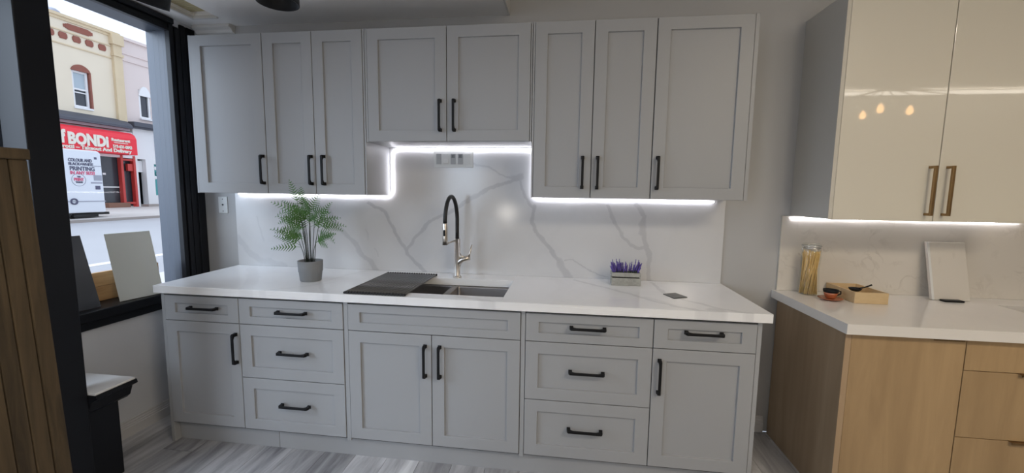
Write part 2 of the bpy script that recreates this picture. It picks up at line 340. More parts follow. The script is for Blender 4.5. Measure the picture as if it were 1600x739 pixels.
# ================================================================== ROOM SHELL
XL = -1.98; XS = 0.15; XR = 7.6; YN = -5.3; ZC = 2.5; ZH = 3.0
fl = struct(bx('floor', (XL-.2, XR, YN, .0, -.03, -.006), M['under']))
pm = MB(); pm.box(0, .178, 0, 1.218, 0, .006)
pme = pm.mesh('plank'); pme.materials.append(M['floor'])
i = 0; x = XL - .05
while x < 3.6:
    y = -3.7 - random.random()*1.0
    while y < -.002:
        o = bpy.data.objects.new('plank', pme); COL.objects.link(o); o.parent = fl
        y1 = min(y+1.22, -.001); o.location = (x, y, -.006); o.scale = (1, (y1-y-.002)/1.218, 1)
        y = y1 + (0 if y1 > -.01 else 0.0)
        if y1 >= -.0015: break
    x += .18; i += 1
b = MB(); b.box(XL-.25, XR, 0, .15, 0, ZH); struct(build('wall_back', b, M['wall']))
b = MB(); holes(b, 'X', -2.20, XL, YN, 0.0, 0, ZH, [(-.90, -.11, .775, 2.46), (-2.7, -1.22, .05, 2.42)]); struct(build('wall_left', b, M['walll']))
struct(bx('wall_right', (XR, XR+.1, YN, .15, 0, ZH), M['wallr']))
b = MB(); holes(b, 'Y', YN-.1, YN, XL-.2, XR+.1, 0, ZH, [(-1.8, -1.1, .1, 2.5)]); struct(build('wall_front', b, M['wallr']))
struct(bx('added_light_window', (-1.8, -1.1, YN-.06, YN-.05, .1, 2.5), M['glass']))  # unseen pane and opening added to send cool skylight onto the cabinets
struct(bx('ceiling', (XL-.25, XR+.1, YN-.1, .15, ZH, ZH+.05), M['ceil']))
# lowered soffit over the grey kitchen, with a slot that shows a yellowed ribbed sheet
b = MB(); holes(b, 'Z', ZC, ZC+.06, XL, XS-.012, -1.7, 0.0, [(-1.83, -1.665, -1.0, -.15)]); b.box(XL, XS-.012, -1.7, 0, ZC+.10, ZH)
struct(build('trim_1', b, M['ceil']))
struct(bx('trim_2', (XS-.012, XS, -1.7, 0, ZC-.004, ZH), M['trim'], bev=.002))
b = MB()
for k in range(42): b.box(-1.83, -1.665, -1.0+k*.02, -1.0+k*.02+.017, ZC+.030, ZC+.036)
b.box(-1.85, -1.64, -1.02, -.13, ZC+.036, ZC+.04)
struct(build('trim_3', b, M['yellow']))
b = MB(); b.box(-1.845, -1.828, -1.02, -.135, ZC-.008, ZC+.012); b.box(-1.845, -1.665, -.152, -.135, ZC-.008, ZC+.012); struct(build('trim_4', b, M['trim'], bev=.003))
b = MB(); b.prism([(0, ZC), (-.05, ZC), (-.055, ZC-.02), (-.03, ZC-.03), (-.02, ZC-.045), (0, ZC-.05)], 'X', XL+.04, -1.67); struct(build('trim_5', b, M['trim'], bev=.002))
def baseboard(name, pts_axis, a, b_, ref, sgn):
    mb = MB(); prof = [(0, 0), (.016, 0), (.016, .055), (.012, .058), (.012, .068), (.009, .071), (.009, .081), (.006, .084), (.006, .095), (0, .098)]
    P = [(ref + sgn*p[0], p[1]) for p in prof]
    mb.prism(P, pts_axis, a, b_); struct(build(name, mb, M['base']))
baseboard('baseboard_left', 'Y', -.90, 0, XL, 1)
baseboard('baseboard_back', 'X', 1.44, 1.742, 0, -1)
# window: reveal frame, corner trim, head, stool and glass
w1 = struct(MB() and bx('window_1', (-2.165, -2.155, -.90, -.11, .78, 2.46), M['glass']))
b = MB()
for (x0, x1, y0) in ((-2.20, -2.140, -.128), (-2.140, -2.095, -.137), (-2.095, -2.05, -.147), (-2.05, -1.985, -.158)): b.box(x0, x1, y0, -.10, .775, 2.47)
build('side_jamb', b, M['slate'], w1, .004)
b = MB()
for (x0, x1, z0) in ((-2.20, -2.10, 2.438), (-2.10, -2.04, 2.430), (-2.04, -1.985, 2.42)): b.box(x0, x1, -.90, -.11, z0, 2.48)
build('head_jamb', b, M['slate'], w1, .004)
build('frame', (lambda q: (q.box(-2.18, -2.14, -.98, -.27, .775, .80), q)[1])(MB()), M['blackp'], w1, .003)
b = MB()
b.box(XL-.02, -1.965, -.188, -.160, .72, ZC-.03); b.box(XL-.02, -1.985, -.160, -.150, .72, ZC-.06); b.box(XL-.02, -1.962, -.150, -.118, .72, ZC-.05)
b.box(XL, -1.970, -.118, -.110, .72, ZC-.06); b.box(XL, -1.966, -.110, -.078, .72, ZC-.02); b.box(XL, -1.972, -.078, -.060, .72, ZC-.02); b.box(XL, -1.967, -.060, -.002, .72, ZC-.02)
struct(build('trim_6', b, M['blackp'], bev=.003))
b = MB(); b.box(XL-.02, -1.966, -1.2, -.16, 2.415, 2.43); b.box(XL-.01, -1.974, -1.2, -.16, 2.43, ZC-.04); b.box(XL-.01, -1.955, -1.2, -.16, ZC-.04, ZC-.008); struct(build('trim_7', b, M['blackp'], bev=.003))
b = MB(); b.box(-2.2, -1.935, -1.02, -.002, .735, .79); b.box(XL, -1.955, -1.02, -.002, .69, .735); struct(build('trim_8', b, M['blackp'], bev=.005))
# second, bigger pane behind the post
w2 = struct(bx('window_2', (-2.165, -2.155, -2.7, -1.22, .05, 2.42), M['glass']))
b = MB(); b.box(-2.2, XL+.01, -1.28, -1.20, .03, 2.45); b.box(-2.2, XL+.01, -2.76, -2.68, .3, 2.45); b.box(-2.2, XL+.01, -2.76, -1.2, .03, .08); b.box(-2.2, XL+.01, -2.76, -1.2, 2.38, 2.45)
build('frame', b, M['slate'], w2, .005)
# black corner post and the low black ledge with its marble cap
struct(bx('trim_9', (-1.76, -1.64, -1.16, -1.04, 0, ZH), M['blackp'], bev=.004))
lw = thing('low_ledge', 'low black moulded ledge with a white marble cap behind the black post', 'ledge', (-1.8, -1.0, 0))
b = MB(); b.box(XL+.02, -1.68, -1.16, -.885, 0, .40); build('base', b, M['blackp'], lw, .004)
b = MB(); b.prism([(-1.60, .488), (-1.595, .470), (-1.610, .462), (-1.628, .452), (-1.645, .405), (-1.665, .388), (-1.69, .38), (XL+.02, .38), (XL+.02, .488)], 'Y', -1.04, -.855)
build('moulding', b, M['blackp'], lw)
b = MB(); b.box(XL+.02, -1.605, -1.038, -.86, .488, .499); build('marble_cap', b, M['marbleT'], lw, .001)['label'] = 'white marble cap'
# leaning slatted board in the left foreground
sp = thing('slatted_wood_screen', 'rough brown vertical board screen in the left foreground before the black post', 'wooden screen', (-1.01, -1.9, 0))
for k in range(8):
    y1 = -1.5965 - k*.0405; mb = MB(); r = random.uniform(-.002, .003)
    v = mb.box(-1.02, -.99+r, y1-.0385, y1, 0, 1.515)
    for q in v:
        if q.co.z < .5: q.co.y += .045
    build('board', mb, M['slat'], sp, .003)
b = MB(); b.box(-1.03, -.982, -1.935, -1.592, 1.515, 1.545); build('cap_rail', b, M['slat'], sp, .004)
for z in (.2, 1.2): bx('back_rail', (-1.05, -1.022, -1.92, -1.60, z, z+.08), M['slat'], sp)
struct(bx('trim_10', (XL, XL+.012, -1.225, -.905, 0, ZC), M['slatem'], bev=.003))

# ================================================================== GREY KITCHEN
def handle_mesh(L=.172):
    """bar pull along local x, standing off along -y: square feet, arched to a slimmer bar"""
    mb = MB(); h = L/2
    prof = [(-h, 0), (-h, -.024), (-h+.006, -.033), (h-.006, -.033), (h, -.024), (h, 0), (h-.016, 0), (h-.018, -.018), (h-.030, -.025), (-h+.030, -.025), (-h+.018, -.018), (-h+.016, 0)]
    mb.prism(prof, 'Z', -.0065, .0065)
    mb.box(-h-.001, -h+.017, -.006, 0, -.009, .009); mb.box(h-.017, h+.001, -.006, 0, -.009, .009)
    me = mb.mesh('handle'); me.materials.append(M['black']); return me
HM = handle_mesh()
def handle(parent, x, yface, z, vert, me=HM):
    o = bpy.data.objects.new('handle', me); COL.objects.link(o); o.parent = parent; o.location = (x, yface, z)
    if vert: o.rotation_euler = (0, pi/2, 0)
    b = o.modifiers.new('bevel', 'BEVEL'); b.width = .0015; b.segments = 2; b.limit_method = 'ANGLE'
    return o
def shaker(name, x0, x1, z0, z1, yf, parent, m, stile=.064, rail=.060, rec=.011, g=.0019):
    """framed front with a recessed centre panel, one piece"""
    x0 += g; x1 -= g; z0 += g; z1 -= g; yb = yf + .0195
    bm = bmesh.new()
    def ring(ix, iz, y): return [bm.verts.new(c) for c in ((x0+ix, y, z0+iz), (x1-ix, y, z0+iz), (x1-ix, y, z1-iz), (x0+ix, y, z1-iz))]
    B = ring(0, 0, yb); A = ring(0, 0, yf); I = ring(stile, rail, yf); R = ring(stile, rail, yf+rec)
    for p, q in ((B, A), (A, I), (I, R)):
        for k in range(4): bm.faces.new((p[k], p[(k+1) % 4], q[(k+1) % 4], q[k]))
    bm.faces.new(R); bm.faces.new(B[::-1])
    bmesh.ops.recalc_face_normals(bm, faces=bm.faces)
    me = bpy.data.meshes.new(name); bm.to_mesh(me); bm.free()
    return link(name, me, m, parent, .0012, seg=1)
YB = -.625; YU = -.33; ZT, ZB, S1, S2 = .859, .121, .717, .418
def base_unit(name, label, x0, x1, ends=(0, 0), sinky=False):
    t = thing(name, label, 'cabinet', ((x0+x1)/2, -.3, .105), 'grey base cabinets in a row')
    if not sinky: bx('carcass', (x0, x1, -.603, -.02, .106, .8715), M['carc'], t)
    else:
        b = MB(); b.box(x0-.02, x1+.02, -.603, -.02, .106, .60); b.box(x0-.02, x1+.02, -.603, -.585, .60, .8715); b.box(x0-.02, x1+.02, -.05, -.02, .60, .8715); b.box(x0-.02, x0, -.585, -.05, .60, .8715); b.box(x1, x1+.02, -.585, -.05, .60, .8715); build('carcass', b, M['carc'], t)
    if ends[0]: bx('end_panel', (x0-ends[0], x0-.0005, YB+.003, -.02, 0, .8715), M['cab'], t, .001)
    if ends[1]: bx('end_panel', (x1+.0005, x1+ends[1], YB+.003, -.02, 0, .8715), M['cab'], t, .001)
    return t
def front(kind, t, x0, x1, z0, z1, h=None, yf=YB, **k):
    d = shaker(kind, x0, x1, z0, z1, yf, t, M['cab'], **k)
    if h: handle(d, h[0], yf, h[1], h[2])
    return d
b0, b1, b2, b3, bc, b4, b5, b6, b7 = -1.665, -1.217, -.619, -.594, -.1445, .309, .332, .939, 1.397
t = base_unit('base_cabinet', 'grey base cabinet nearest the window, one drawer over one tall door', b0, b1, (.02, 0))
front('drawer', t, b0, b1, S1, ZT, (-1.422, .795, 0), rail=.042); front('door', t, b0, b1, ZB, S1, (-1.240, .580, 1))
t = base_unit('drawer_cabinet', 'grey three-drawer base cabinet left of the sink, below the grey-potted fern', b1, b2)
for a, c, hz, r in ((S1, ZT, .795, .042), (S2, S1, .573, .060), (ZB, S2, .279, .060)): front('drawer', t, b1, b2, a, c, (-.905, hz, 0), rail=r)
t = base_unit('sink_base_cabinet', 'wide grey base cabinet under the sink, plain long front over two doors', b3, b4, (0, 0), True)
front('false_drawer_front', t, b3, b4, S1, ZT, rail=.042); front('door', t, b3, bc, ZB, S1, (-.178, .580, 1)); front('door', t, bc, b4, ZB, S1, (-.1015, .580, 1))
bx('filler_strip', (b2+.001, b3-.001, YB+.004, -.603, .106, .8715), M['cab'], t, .001); bx('filler_strip', (b4+.001, b5-.001, YB+.004, -.603, .106, .8715), M['cab'], t, .001)
t = base_unit('drawer_cabinet', 'grey three-drawer base cabinet right of the sink', b5, b6)
for a, c, hz, r in ((S1, ZT, .797, .042), (S2, S1, .576, .060), (ZB, S2, .279, .060)): front('drawer', t, b5, b6, a, c, (.633, hz, 0), rail=r)
t = base_unit('base_cabinet', 'rightmost grey base cabinet, one drawer over one tall door, beside the oak cabinets', b6, b7, (0, .02))
front('drawer', t, b6, b7, S1, ZT, (1.163, .803, 0), rail=.042); front('door', t, b6, b7, ZB, S1, (.972, .581, 1))
tag(bx('toe_kick', (-1.664, -1.044, -.585, -.570, 0, .105), M['cab'], bev=.001), 'short left grey toe kick board under the cabinets near the window', 'toe kick')
tag(bx('toe_kick', (-1.042, 1.396, -.585, -.570, 0, .105), M['cab'], bev=.001), 'long grey toe kick board running under the sink and right cabinets', 'toe kick')

def upper_unit(name, label, x0, x1, z0, doors, pl=0, pr=0):
    t = thing(name, label, 'cabinet', ((x0+x1)/2, -.16, z0), 'grey wall cabinets in a row')
    bx('carcass', (x0+.001, x1-.001, -.308, -.001, z0+.0185, 2.3255), M['carc'], t); bx('bottom_panel', (x0, x1, -.308, -.001, z0+.001, z0+.018), M['cab'], t); bx('top_panel', (x0, x1, -.308, -.001, 2.326, 2.3275), M['cab'], t)
    for a, c, h in doors: front('door', t, a, c, z0, 2.326, h, YU)
    if pl: bx('side_panel', (x0-pl, x0-.0004, YU+.003, -.001, z0, 2.327), M['cab'], t, .0008)
    if pr: bx('side_panel', (x1+.0004, x1+pr, YU+.003, -.001, z0, 2.327), M['cab'], t, .0008)
    return t
UB, CB = 1.414, 1.715
upper_unit('wall_cabinet', 'grey wall cabinet nearest the window, with a single wide door', -1.692, -1.235, UB, [(-1.692, -1.235, (-1.256, 1.555, 1))], pl=.012)
upper_unit('wall_cabinet', 'grey wall cabinet above the fern, two narrow doors', -1.234, -.628, UB, [(-1.234, -.929, (-.952, 1.554, 1)), (-.929, -.628, (-.874, 1.554, 1))], pr=.010)
upper_unit('short_wall_cabinet', 'short wide grey wall cabinet above the faucet, two doors', -.603, .310, CB, [(-.603, -.1475, (-.183, 1.854, 1)), (-.1475, .310, (-.1045, 1.854, 1))], pl=.012, pr=.008)
upper_unit('wall_cabinet', 'grey wall cabinet right of the short one, two narrow doors', .331, .948, UB, [(.331, .639, (.594, 1.551, 1)), (.639, .948, (.6725, 1.550, 1))], pl=.010)
upper_unit('wall_cabinet', 'rightmost grey wall cabinet, with a single wide door, nearest the cream glossy one', .949, 1.411, UB, [(.949, 1.411, (.9785, 1.551, 1))], pr=.019)

# worktop with sink cut-out, and the veined splashback
SX0, SX1, SY0, SY1 = -.515, .212, -.560, -.170
b = MB(); holes(b, 'Z', .8725, .914, -1.701, 1.447, -.65, -.001, [(SX0, SX1, SY0, SY1)])
bmesh.ops.remove_doubles(b.bm, verts=b.bm.verts, dist=1e-5)
# left end runs slightly wider towards the wall
for v in b.bm.verts:
    if v.co.x < -1.69 and v.co.y > -.1: v.co.x = -1.735
bmesh.ops.delete(b.bm, geom=[f for f in b.bm.faces if len([1 for e in f.edges if len(e.link_faces) > 2]) == 4 and abs(f.normal.z) < .5], context='FACES_ONLY')
o = build('worktop', b, M['marbleT']); bb = o.modifiers.new('bevel', 'BEVEL'); bb.width = .0015; bb.segments = 2; bb.limit_method = 'ANGLE'
tag(o, 'long white grey-veined stone worktop on the grey base cabinets', 'worktop')
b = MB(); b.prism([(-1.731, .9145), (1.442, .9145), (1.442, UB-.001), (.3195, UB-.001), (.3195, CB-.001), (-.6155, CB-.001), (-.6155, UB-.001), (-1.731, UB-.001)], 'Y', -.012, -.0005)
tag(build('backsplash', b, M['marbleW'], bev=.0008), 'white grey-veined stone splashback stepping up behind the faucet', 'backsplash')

# sink
sk = thing('sink', 'undermount dark steel double-bowl sink in the white worktop', 'sink', ((SX0+SX1)/2, -.365, .872))
def bowl(x0, x1, y0, y1, z1, depth, r=.018):
    mb = MB(); bm = mb.bm; n = 5
    def loop(ins, z, rr):
        pts = []
        for cx, cy, a in ((x1-ins-rr, y1-ins-rr, 0), (x0+ins+rr, y1-ins-rr, pi/2), (x0+ins+rr, y0+ins+rr, pi), (x1-ins-rr, y0+ins+rr, 1.5*pi)):
            for k in range(n+1): pts.append(bm.verts.new((cx+rr*cos(a+pi/2*k/n), cy+rr*sin(a+pi/2*k/n), z)))
        return pts
    L = [loop(-.012, z1, r+.012), loop(0, z1, r), loop(.002, z1-.01, r), loop(.004, z1-depth+.02, r), loop(.018, z1-depth, r)]
    for a, c in zip(L, L[1:]):
        for k in range(len(a)): bm.faces.new((a[k], a[(k+1) % len(a)], c[(k+1) % len(a)], c[k])).smooth = True
    bm.faces.new(L[-1]); cx, cy = (x0+x1)/2, (y0+y1)/2
    mb.lathe([(.045, .0015), (.040, .004), (.032, .002), (.02, -.0), (0, -.0)], (cx, cy, z1-depth), 24)
    return mb
XD = -.142
build('left_bowl', bowl(SX0+.002, XD-.013, SY0+.002, SY1-.002, .871, .21), M['dsteel'], sk)
build('right_bowl', bowl(XD+.013, SX1-.002, SY0+.002, SY1-.002, .871, .21), M['dsteel'], sk)
bx('divider', (XD-.013, XD+.013, SY0+.003, SY1-.003, .856, .8695), M['steel'], sk, .003)

# faucet
fx, fy = -.143, -.126
fc = thing('faucet', 'brushed steel faucet with a black arched hose behind the sink', 'faucet', (fx, fy, .914))
b = MB(); b.lathe([(0, 0), (.026, 0), (.026, .004), (.0205, .010), (.0185, .012), (.0185, .240), (0, .240)], (fx, fy, .914)); build('body', b, M['steel'], fc)
hx, hy = -.165, -.310
pts = []
for k in range(25):
    a = pi*k/24; u = (1-cos(a))/2; pts.append((fx+(hx-fx)*u, fy+(hy-fy)*u, 1.262+.150*sin(a)))
pts = [(fx, fy, 1.153), (fx, fy, 1.20)] + pts
b = MB(); b.tube(pts, .0115, 14); build('hose', b, M['rubber'], fc)
b = MB(); b.tube([(hx, hy, 1.262), (hx, hy, 1.258), (hx, hy, 1.175), (hx, hy, 1.138)], [.0135, .0148, .0148, .0158], 20); sh = build('spray_head', b, M['steel'], fc)
b = MB(); b.box(hx-.006, hx+.006, hy-.0185, hy-.010, 1.19, 1.225); build('spray_button', b, M['black'], sh, .002)
b = MB(); b.tube([(fx, fy, 1.145), (fx+(hx-fx)*.5, fy+(hy-fy)*.5, 1.145), (hx, hy+.012, 1.143)], .006, 10); build('holder_arm', b, M['steel'], fc)
b = MB(); b.tube([(fx, fy, .985), (fx+.014, fy-.001, 1.012), (fx+.035, fy-.003, 1.027), (fx+.078, fy-.006, 1.040)], [.0165, .0165, .0155, .0155], 18); b.tube([(fx+.010, fy, 1.07), (fx+.022, fy, 1.045), (fx+.05, fy-.003, 1.036)], [.006, .010, .012], 10); hb = build('valve_branch', b, M['steel'], fc)
b = MB(); b.tube([(fx+.074, fy-.006, 1.040), (fx+.079, fy-.006, 1.063), (fx+.094, fy-.006, 1.120)], [.0065, .0055, .0045], 10); build('lever', b, M['steel'], fc)

# roll-up rack
rk = thing('drying_rack', 'dark roll-up rod drying rack lying over the left sink bowl', 'drying rack', (-.44, -.37, .9145))
rx0, rx1 = -.600, -.284; NR = 21
rme = (lambda mb: (mb.tube([(0, -.262, 0), (0, .262, 0)], 0.0054, 8), mb.mesh('rod'))[1])(MB()); rme.materials.append(M['rod'])
for k in range(NR):
    o = bpy.data.objects.new('rod', rme); COL.objects.link(o); o.parent = rk; o.location = (rx0+(rx1-rx0)*k/(NR-1)+.44, 0, .0065)
for y in (-.630, -.112):
    b = MB(); b.box(rx0-.007, rx1+.007, y-.005, y+.005, .9147, .9205)
    for k in range(NR):
        xx = rx0+(rx1-rx0)*k/(NR-1); b.tube([(xx, y-.010, .9205), (xx, y+.010, .9205)], .0062, 8)
    build('silicone_edge', b, M['silicone'], rk)

# small dark plate on the worktop
b = MB(); b.prism([(1.036, -.352), (1.070, -.440), (1.146, -.400), (1.108, -.312)], 'Z', .9143, .9175)
tag(build('metal_plate', b, M['tile'], bev=.0008), 'small dark grey square plate lying on the white worktop at right', 'plate')

# wall outlets
t = thing('cable_outlet', 'small white single wall plate left of the splashback near the window', 'wall plate', (-1.832, 0, 1.33))
bx('plate', (-1.866, -1.799, -.006, -.0005, 1.272, 1.384), M['plate'], t, .002)
for nm, z, r, y1 in (('socket', 1.330, .006, -.009), ('screw', 1.368, .003, -.0075), ('screw', 1.286, .003, -.0075)):
    b = MB(); b.tube([(-1.8325, -.006, z), (-1.8325, y1, z)], r, 10); build(nm, b, M['dark'], t)
t = thing('switch_panel', 'wide white five-gang switch and outlet plate under the short wall cabinet', 'switch plate', (-.197, -.012, 1.65))
bx('plate', (-.324, -.070, -.0175, -.0122, 1.592, 1.697), M['plate'], t, .002)
for k in range(5):
    cx = -.197 + (k-2)*.0465; c = M['plateg'] if k in (0, 2, 3) else M['plate']
    d = bx('rocker' if k in (1, 4) else 'insert', (cx-.0165, cx+.0165, -.0205, -.0176, 1.612, 1.677), c, t, .001)
    if k == 1: b = MB(); b.prism([(-.0206, 1.614), (-.0255, 1.616), (-.0206, 1.645)], 'X', cx-.014, cx+.014); build('rocker_paddle', b, M['plate'], d)
    elif k in (2, 3): bx('outlet_face', (cx-.011, cx+.011, -.0215, -.0206, 1.650, 1.672), M['pot'], d); bx('slot', (cx-.003, cx-.001, -.0222, -.0216, 1.655, 1.667), M['dark'], d)
    else: bx('button', (cx-.013, cx+.013, -.0225, -.0206, 1.618, 1.643), c, d, .001)

# LED ropes
def rope(name, label, pts, r, wob, seed, mtl):
    rnd = random.Random(seed); P = [Vector(p) for p in pts]; out = []
    for a, c in zip(P, P[1:]):
        n = max(2, int((c-a).length/.03))
        for k in range(n): out.append(a.lerp(c, k/n))
    out.append(P[-1]); ph = rnd.random()*6
    for k, q in enumerate(out):
        q.z += wob*sin(k*.62+ph)*.6 + wob*.5*sin(k*.23+ph)
    b = MB(); b.tube(out, r, 6); o = build(name, b, mtl); return tag(o, label, 'LED rope light')
zr = UB-.011; zc = CB-.012
rope('led_rope', 'long lit LED rope stepping along the undersides of all the grey wall cabinets',
     [(-1.695, -.022, zr), (-.650, -.022, zr-.002), (-.622, -.022, zr+.004), (-.598, -.022, zr+.03), (-.600, -.022, zc-.03), (-.585, -.022, zc-.006), (-.560, -.022, zc), (.300, -.022, zc),
      (.3105, -.022, zc-.02), (.3105, -.022, zr+.01), (.325, -.022, zr-.002), (1.372, -.022, zr-.002)], .0042, .003, 3, M['rope'])
rope('led_rope', 'short lit LED rope under the cream glossy wall cabinets', [(1.80, -.024, 1.316), (2.95, -.024, 1.316)], .0042, .002, 5, M['rope'])

# fern
R = random.Random(11)
fn = thing('potted_fern', 'green fern in a grey pot on the worktop', 'potted plant', (-.955, -.375, .914))
px, py, pz = -.955, -.375, .9145
EY = Vector((.22, -.90, .12)).normalized()
b = MB(); b.lathe([(0, 0), (.056, 0), (.058, .004), (.063, .052), (.066, .056), (.068, .118), (.065, .118), (.062, .10), (.0, .10)], (px, py, pz), 40); build('pot', b, M['pot'], fn)
b = MB(); b.lathe([(.0625, .098), (.05, .103), (.02, .106), (0, .106)], (px, py, pz), 20); build('soil', b, M['soil'], fn)
def frond(mb, base, dirv, L, droop, W_):
    """bipinnate frond: rachis with pinnae, each with small leaflets"""
    p = Vector(base); d = Vector(dirv).normalized(); n = 10; pts = [p.copy()]; side0 = d.cross(Vector((R.uniform(-.5, .5), -1, R.uniform(0, .7))))
    if side0.length < .1: side0 = Vector((1, 0, 0))
    side0.normalize()
    for k in range(n):
        d = (d + Vector((0, 0, -droop/n))).normalized(); p = p + d*L/n; pts.append(p.copy())
    mb.tube(pts, [.0011*(1-k/(n+2)) for k in range(n+1)], 4, False)
    for k in range(2, n+1):
        u = (k-2)/(n-2); w = W_*(1-u)**.75*(.75 if k == 2 else 1) + .006
        t = (pts[k]-pts[k-1]).normalized()
        for sg in (-1, 1):
            ax = (side0*sg*.85 + t*.55 + side0.cross(t)*R.uniform(-.12, .12)).normalized(); q0 = pts[k]; T = 5
            wid = t*(.0036*(.6+.4*(1-u)))
            # toothed narrow blade
            up, dn = [], []
            for j in range(T+1):
                f = j/T; c = q0 + ax*w*f; up.append(c+wid*(1-f*.75)*1.0); dn.append(c-wid*(1-f*.75)*1.0)
            for j in range(T):
                m1 = (up[j+1]+ax*w*.06)+wid*.5*(1-j/T); m2 = (dn[j+1]+ax*w*.06)-wid*.5*(1-j/T)
                V = [mb.bm.verts.new(v) for v in (dn[j], up[j], m1, up[j+1]*.5+dn[j+1]*.5, m2)]
                mb.bm.faces.new(V)
# stems from the pot, branching into fronds; targets are (dx, dy, z above pot rim, frond direction, length)
stems = [((-.02, 0), (-.035, .0, .15), [(-1, .1, .35, .15), (-.75, -.4, .15, .13), (-.3, .5, .8, .14)]),
 ((-.03, .01), (-.055, .02, .22), [(-1, .2, .55, .15), (-.55, -.5, .7, .14), (-.9, .5, .2, .12), (-.2, -.2, 1, .13)]),
 ((-.005, 0), (-.025, -.01, .28), [(-1, 0, .3, .17), (-.8, -.3, .55, .16), (-.4, .5, .9, .15), (.1, -.2, 1, .12)]),
 ((0, .01), (.0, .01, .30), [(-.5, .1, .9, .14), (.2, .2, 1, .13), (.9, -.1, .25, .12), (-.1, -.6, .6, .12)]),
 ((.01, 0), (.015, -.02, .22), [(.5, -.5, .7, .14), (.9, .2, .45, .17), (-.4, -.6, .5, .13), (.1, -.5, .9, .13)]),
 ((.02, .01), (.045, .02, .20), [(1, .1, .5, .17), (.8, -.4, .1, .15), (.9, .4, .15, .13), (.3, .1, .95, .13)]),
 ((.025, -.01), (.05, -.02, .12), [(1, 0, .75, .17), (.9, -.4, .15, .13), (.7, .3, .8, .13)]),
 ((-.025, -.01), (-.045, -.02, .10), [(-1, 0, .55, .17), (-.8, -.4, .1, .13), (-.5, -.3, .8, .14)]),
 ((.0, -.015), (-.01, -.03, .20), [(-.3, -.8, .5, .14), (.35, -.8, .35, .14), (-.8, -.5, .5, .14)]),
 ((.0, .02), (.01, .045, .24), [(.3, .8, .6, .13), (-.5, .7, .6, .13), (.6, .3, .8, .13)]),
 ((-.01, -.02), (-.02, -.05, .15), [(-.6, -.6, .5, .12), (.5, -.7, .5, .12), (-.9, -.2, .2, .13), (.1, -.5, .9, .12)]),
 ((.015, -.02), (.03, -.04, .26), [(.2, -.5, .9, .12), (.9, -.2, .6, .14), (-.5, -.4, .9, .12), (.7, -.6, .1, .12)]),
 ((-.015, .0), (-.05, -.01, .30), [(-.7, -.1, .8, .13), (-.1, -.2, 1, .13), (-1, -.1, -.1, .13)])]
for (o0, o1, fr) in stems:
    a = Vector((px+o0[0], py+o0[1], pz+.10)); c = Vector((px+o1[0]*1.15, py+o1[1], pz+.118+o1[2]*1.1)); mid = a.lerp(c, .5)+Vector((-(c.x-a.x)*.25, 0, 0))
    b = MB(); b.tube([a, mid, c], [.0021, .0018, .0013], 6); build('stem', b, M['stem'], fn)
    for (dx, dy, dz, L) in fr:
        b = MB(); frond(b, mid.lerp(c, R.uniform(.45, 1)), (dx, dy, dz), L*R.uniform(.8, 1.2), R.uniform(.2, 1.1), R.uniform(.030, .046)); build('frond', b, M['leaf'], fn)

# lavender crate
lc = thing('lavender_planter', 'small grey wooden crate of purple lavender on the worktop', 'potted plant', (.868, -.15, .9145))
lx0, lx1, ly0, ly1, lz = .786, .950, -.175, -.105, .9147
for (y0, y1) in ((ly0, ly0+.006), (ly1-.006, ly1)):
    for (z0, z1) in ((0, .043), (.050, .074)): bx('slat', (lx0, lx1, y0, y1, lz+z0, lz+z1), M['crate'], lc, .001)
for (x0, x1) in ((lx0+.001, lx0+.007), (lx1-.007, lx1-.001)):
    for (z0, z1) in ((0, .043), (.050, .074)): bx('end_slat', (x0, x1, ly0+.0065, ly1-.0065, lz+z0, lz+z1), M['crate'], lc, .001)
b = MB(); b.box(lx0+.008, lx1-.008, ly0+.007, ly1-.007, lz+.001, lz+.060); build('soil', b, M['soil'], lc)
for xx in (lx0+.010, lx1-.018):
    for yy in (ly0+.0062, ly1-.0142): bx('corner_post', (xx, xx+.008, yy, yy+.008, lz+.0605, lz+.072), M['crate'], lc)
RR = random.Random(4)
for k in range(75):
    x = RR.uniform(lx0+.014, lx1-.014); y = RR.uniform(ly0+.014, ly1-.014); f = (x-.868)/.08
    h = RR.uniform(.046, .074) + (.022 if k % 9 == 0 else 0); tip = Vector((x+f*.026+RR.uniform(-.006, .006), y+RR.uniform(-.012, .008), lz+.058+h)); a = Vector((x, y, lz+.058))
    sp_ = MB(); sp_.tube([a, a.lerp(tip, .45)], .0022, 5); s_ = build('sprig', sp_, M['lavg'], lc)
    q = MB(); n = 7; P = [a.lerp(tip, .32+.68*j/n) for j in range(n+1)]; q.tube(P, [(.0052 if j % 2 else .0032)*(1-.55*j/n) for j in range(n+1)], 6); build('bloom', q, M['lav'], s_)

# ================================================================== OAK AND CREAM KITCHEN
RX0 = 1.765; RZ = .889
t = thing('oak_sink_cabinet', 'light oak base cabinet at the left end of the oak run, one plain tall door', 'cabinet', (2.0, -.3, 0), 'oak base cabinets')
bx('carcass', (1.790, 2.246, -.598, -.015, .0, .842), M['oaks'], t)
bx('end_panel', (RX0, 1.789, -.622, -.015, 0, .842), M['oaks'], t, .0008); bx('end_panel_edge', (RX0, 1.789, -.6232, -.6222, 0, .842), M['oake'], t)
d = bx('door', (1.792, 2.2435, -.620, -.600, .0, .837), M['oak'], t, .0012)
pull = (lambda mb: (mb.box(-.06, .06, -.014, .010, 0, .002), mb.box(-.06, .06, -.015, -.0135, -.008, .002), mb.mesh('edge_pull'))[2])(MB()); pull.materials.append(M['bronze'])
def tab(p, x, y, z): o = bpy.data.objects.new('edge_pull', pull); COL.objects.link(o); o.parent = p; o.location = (x, y, z); return o
tab(d, 2.165, -.621, .8375)
t = thing('oak_drawer_cabinet', 'light oak three-drawer base cabinet at the right picture edge', 'cabinet', (2.6, -.3, 0), 'oak base cabinets')
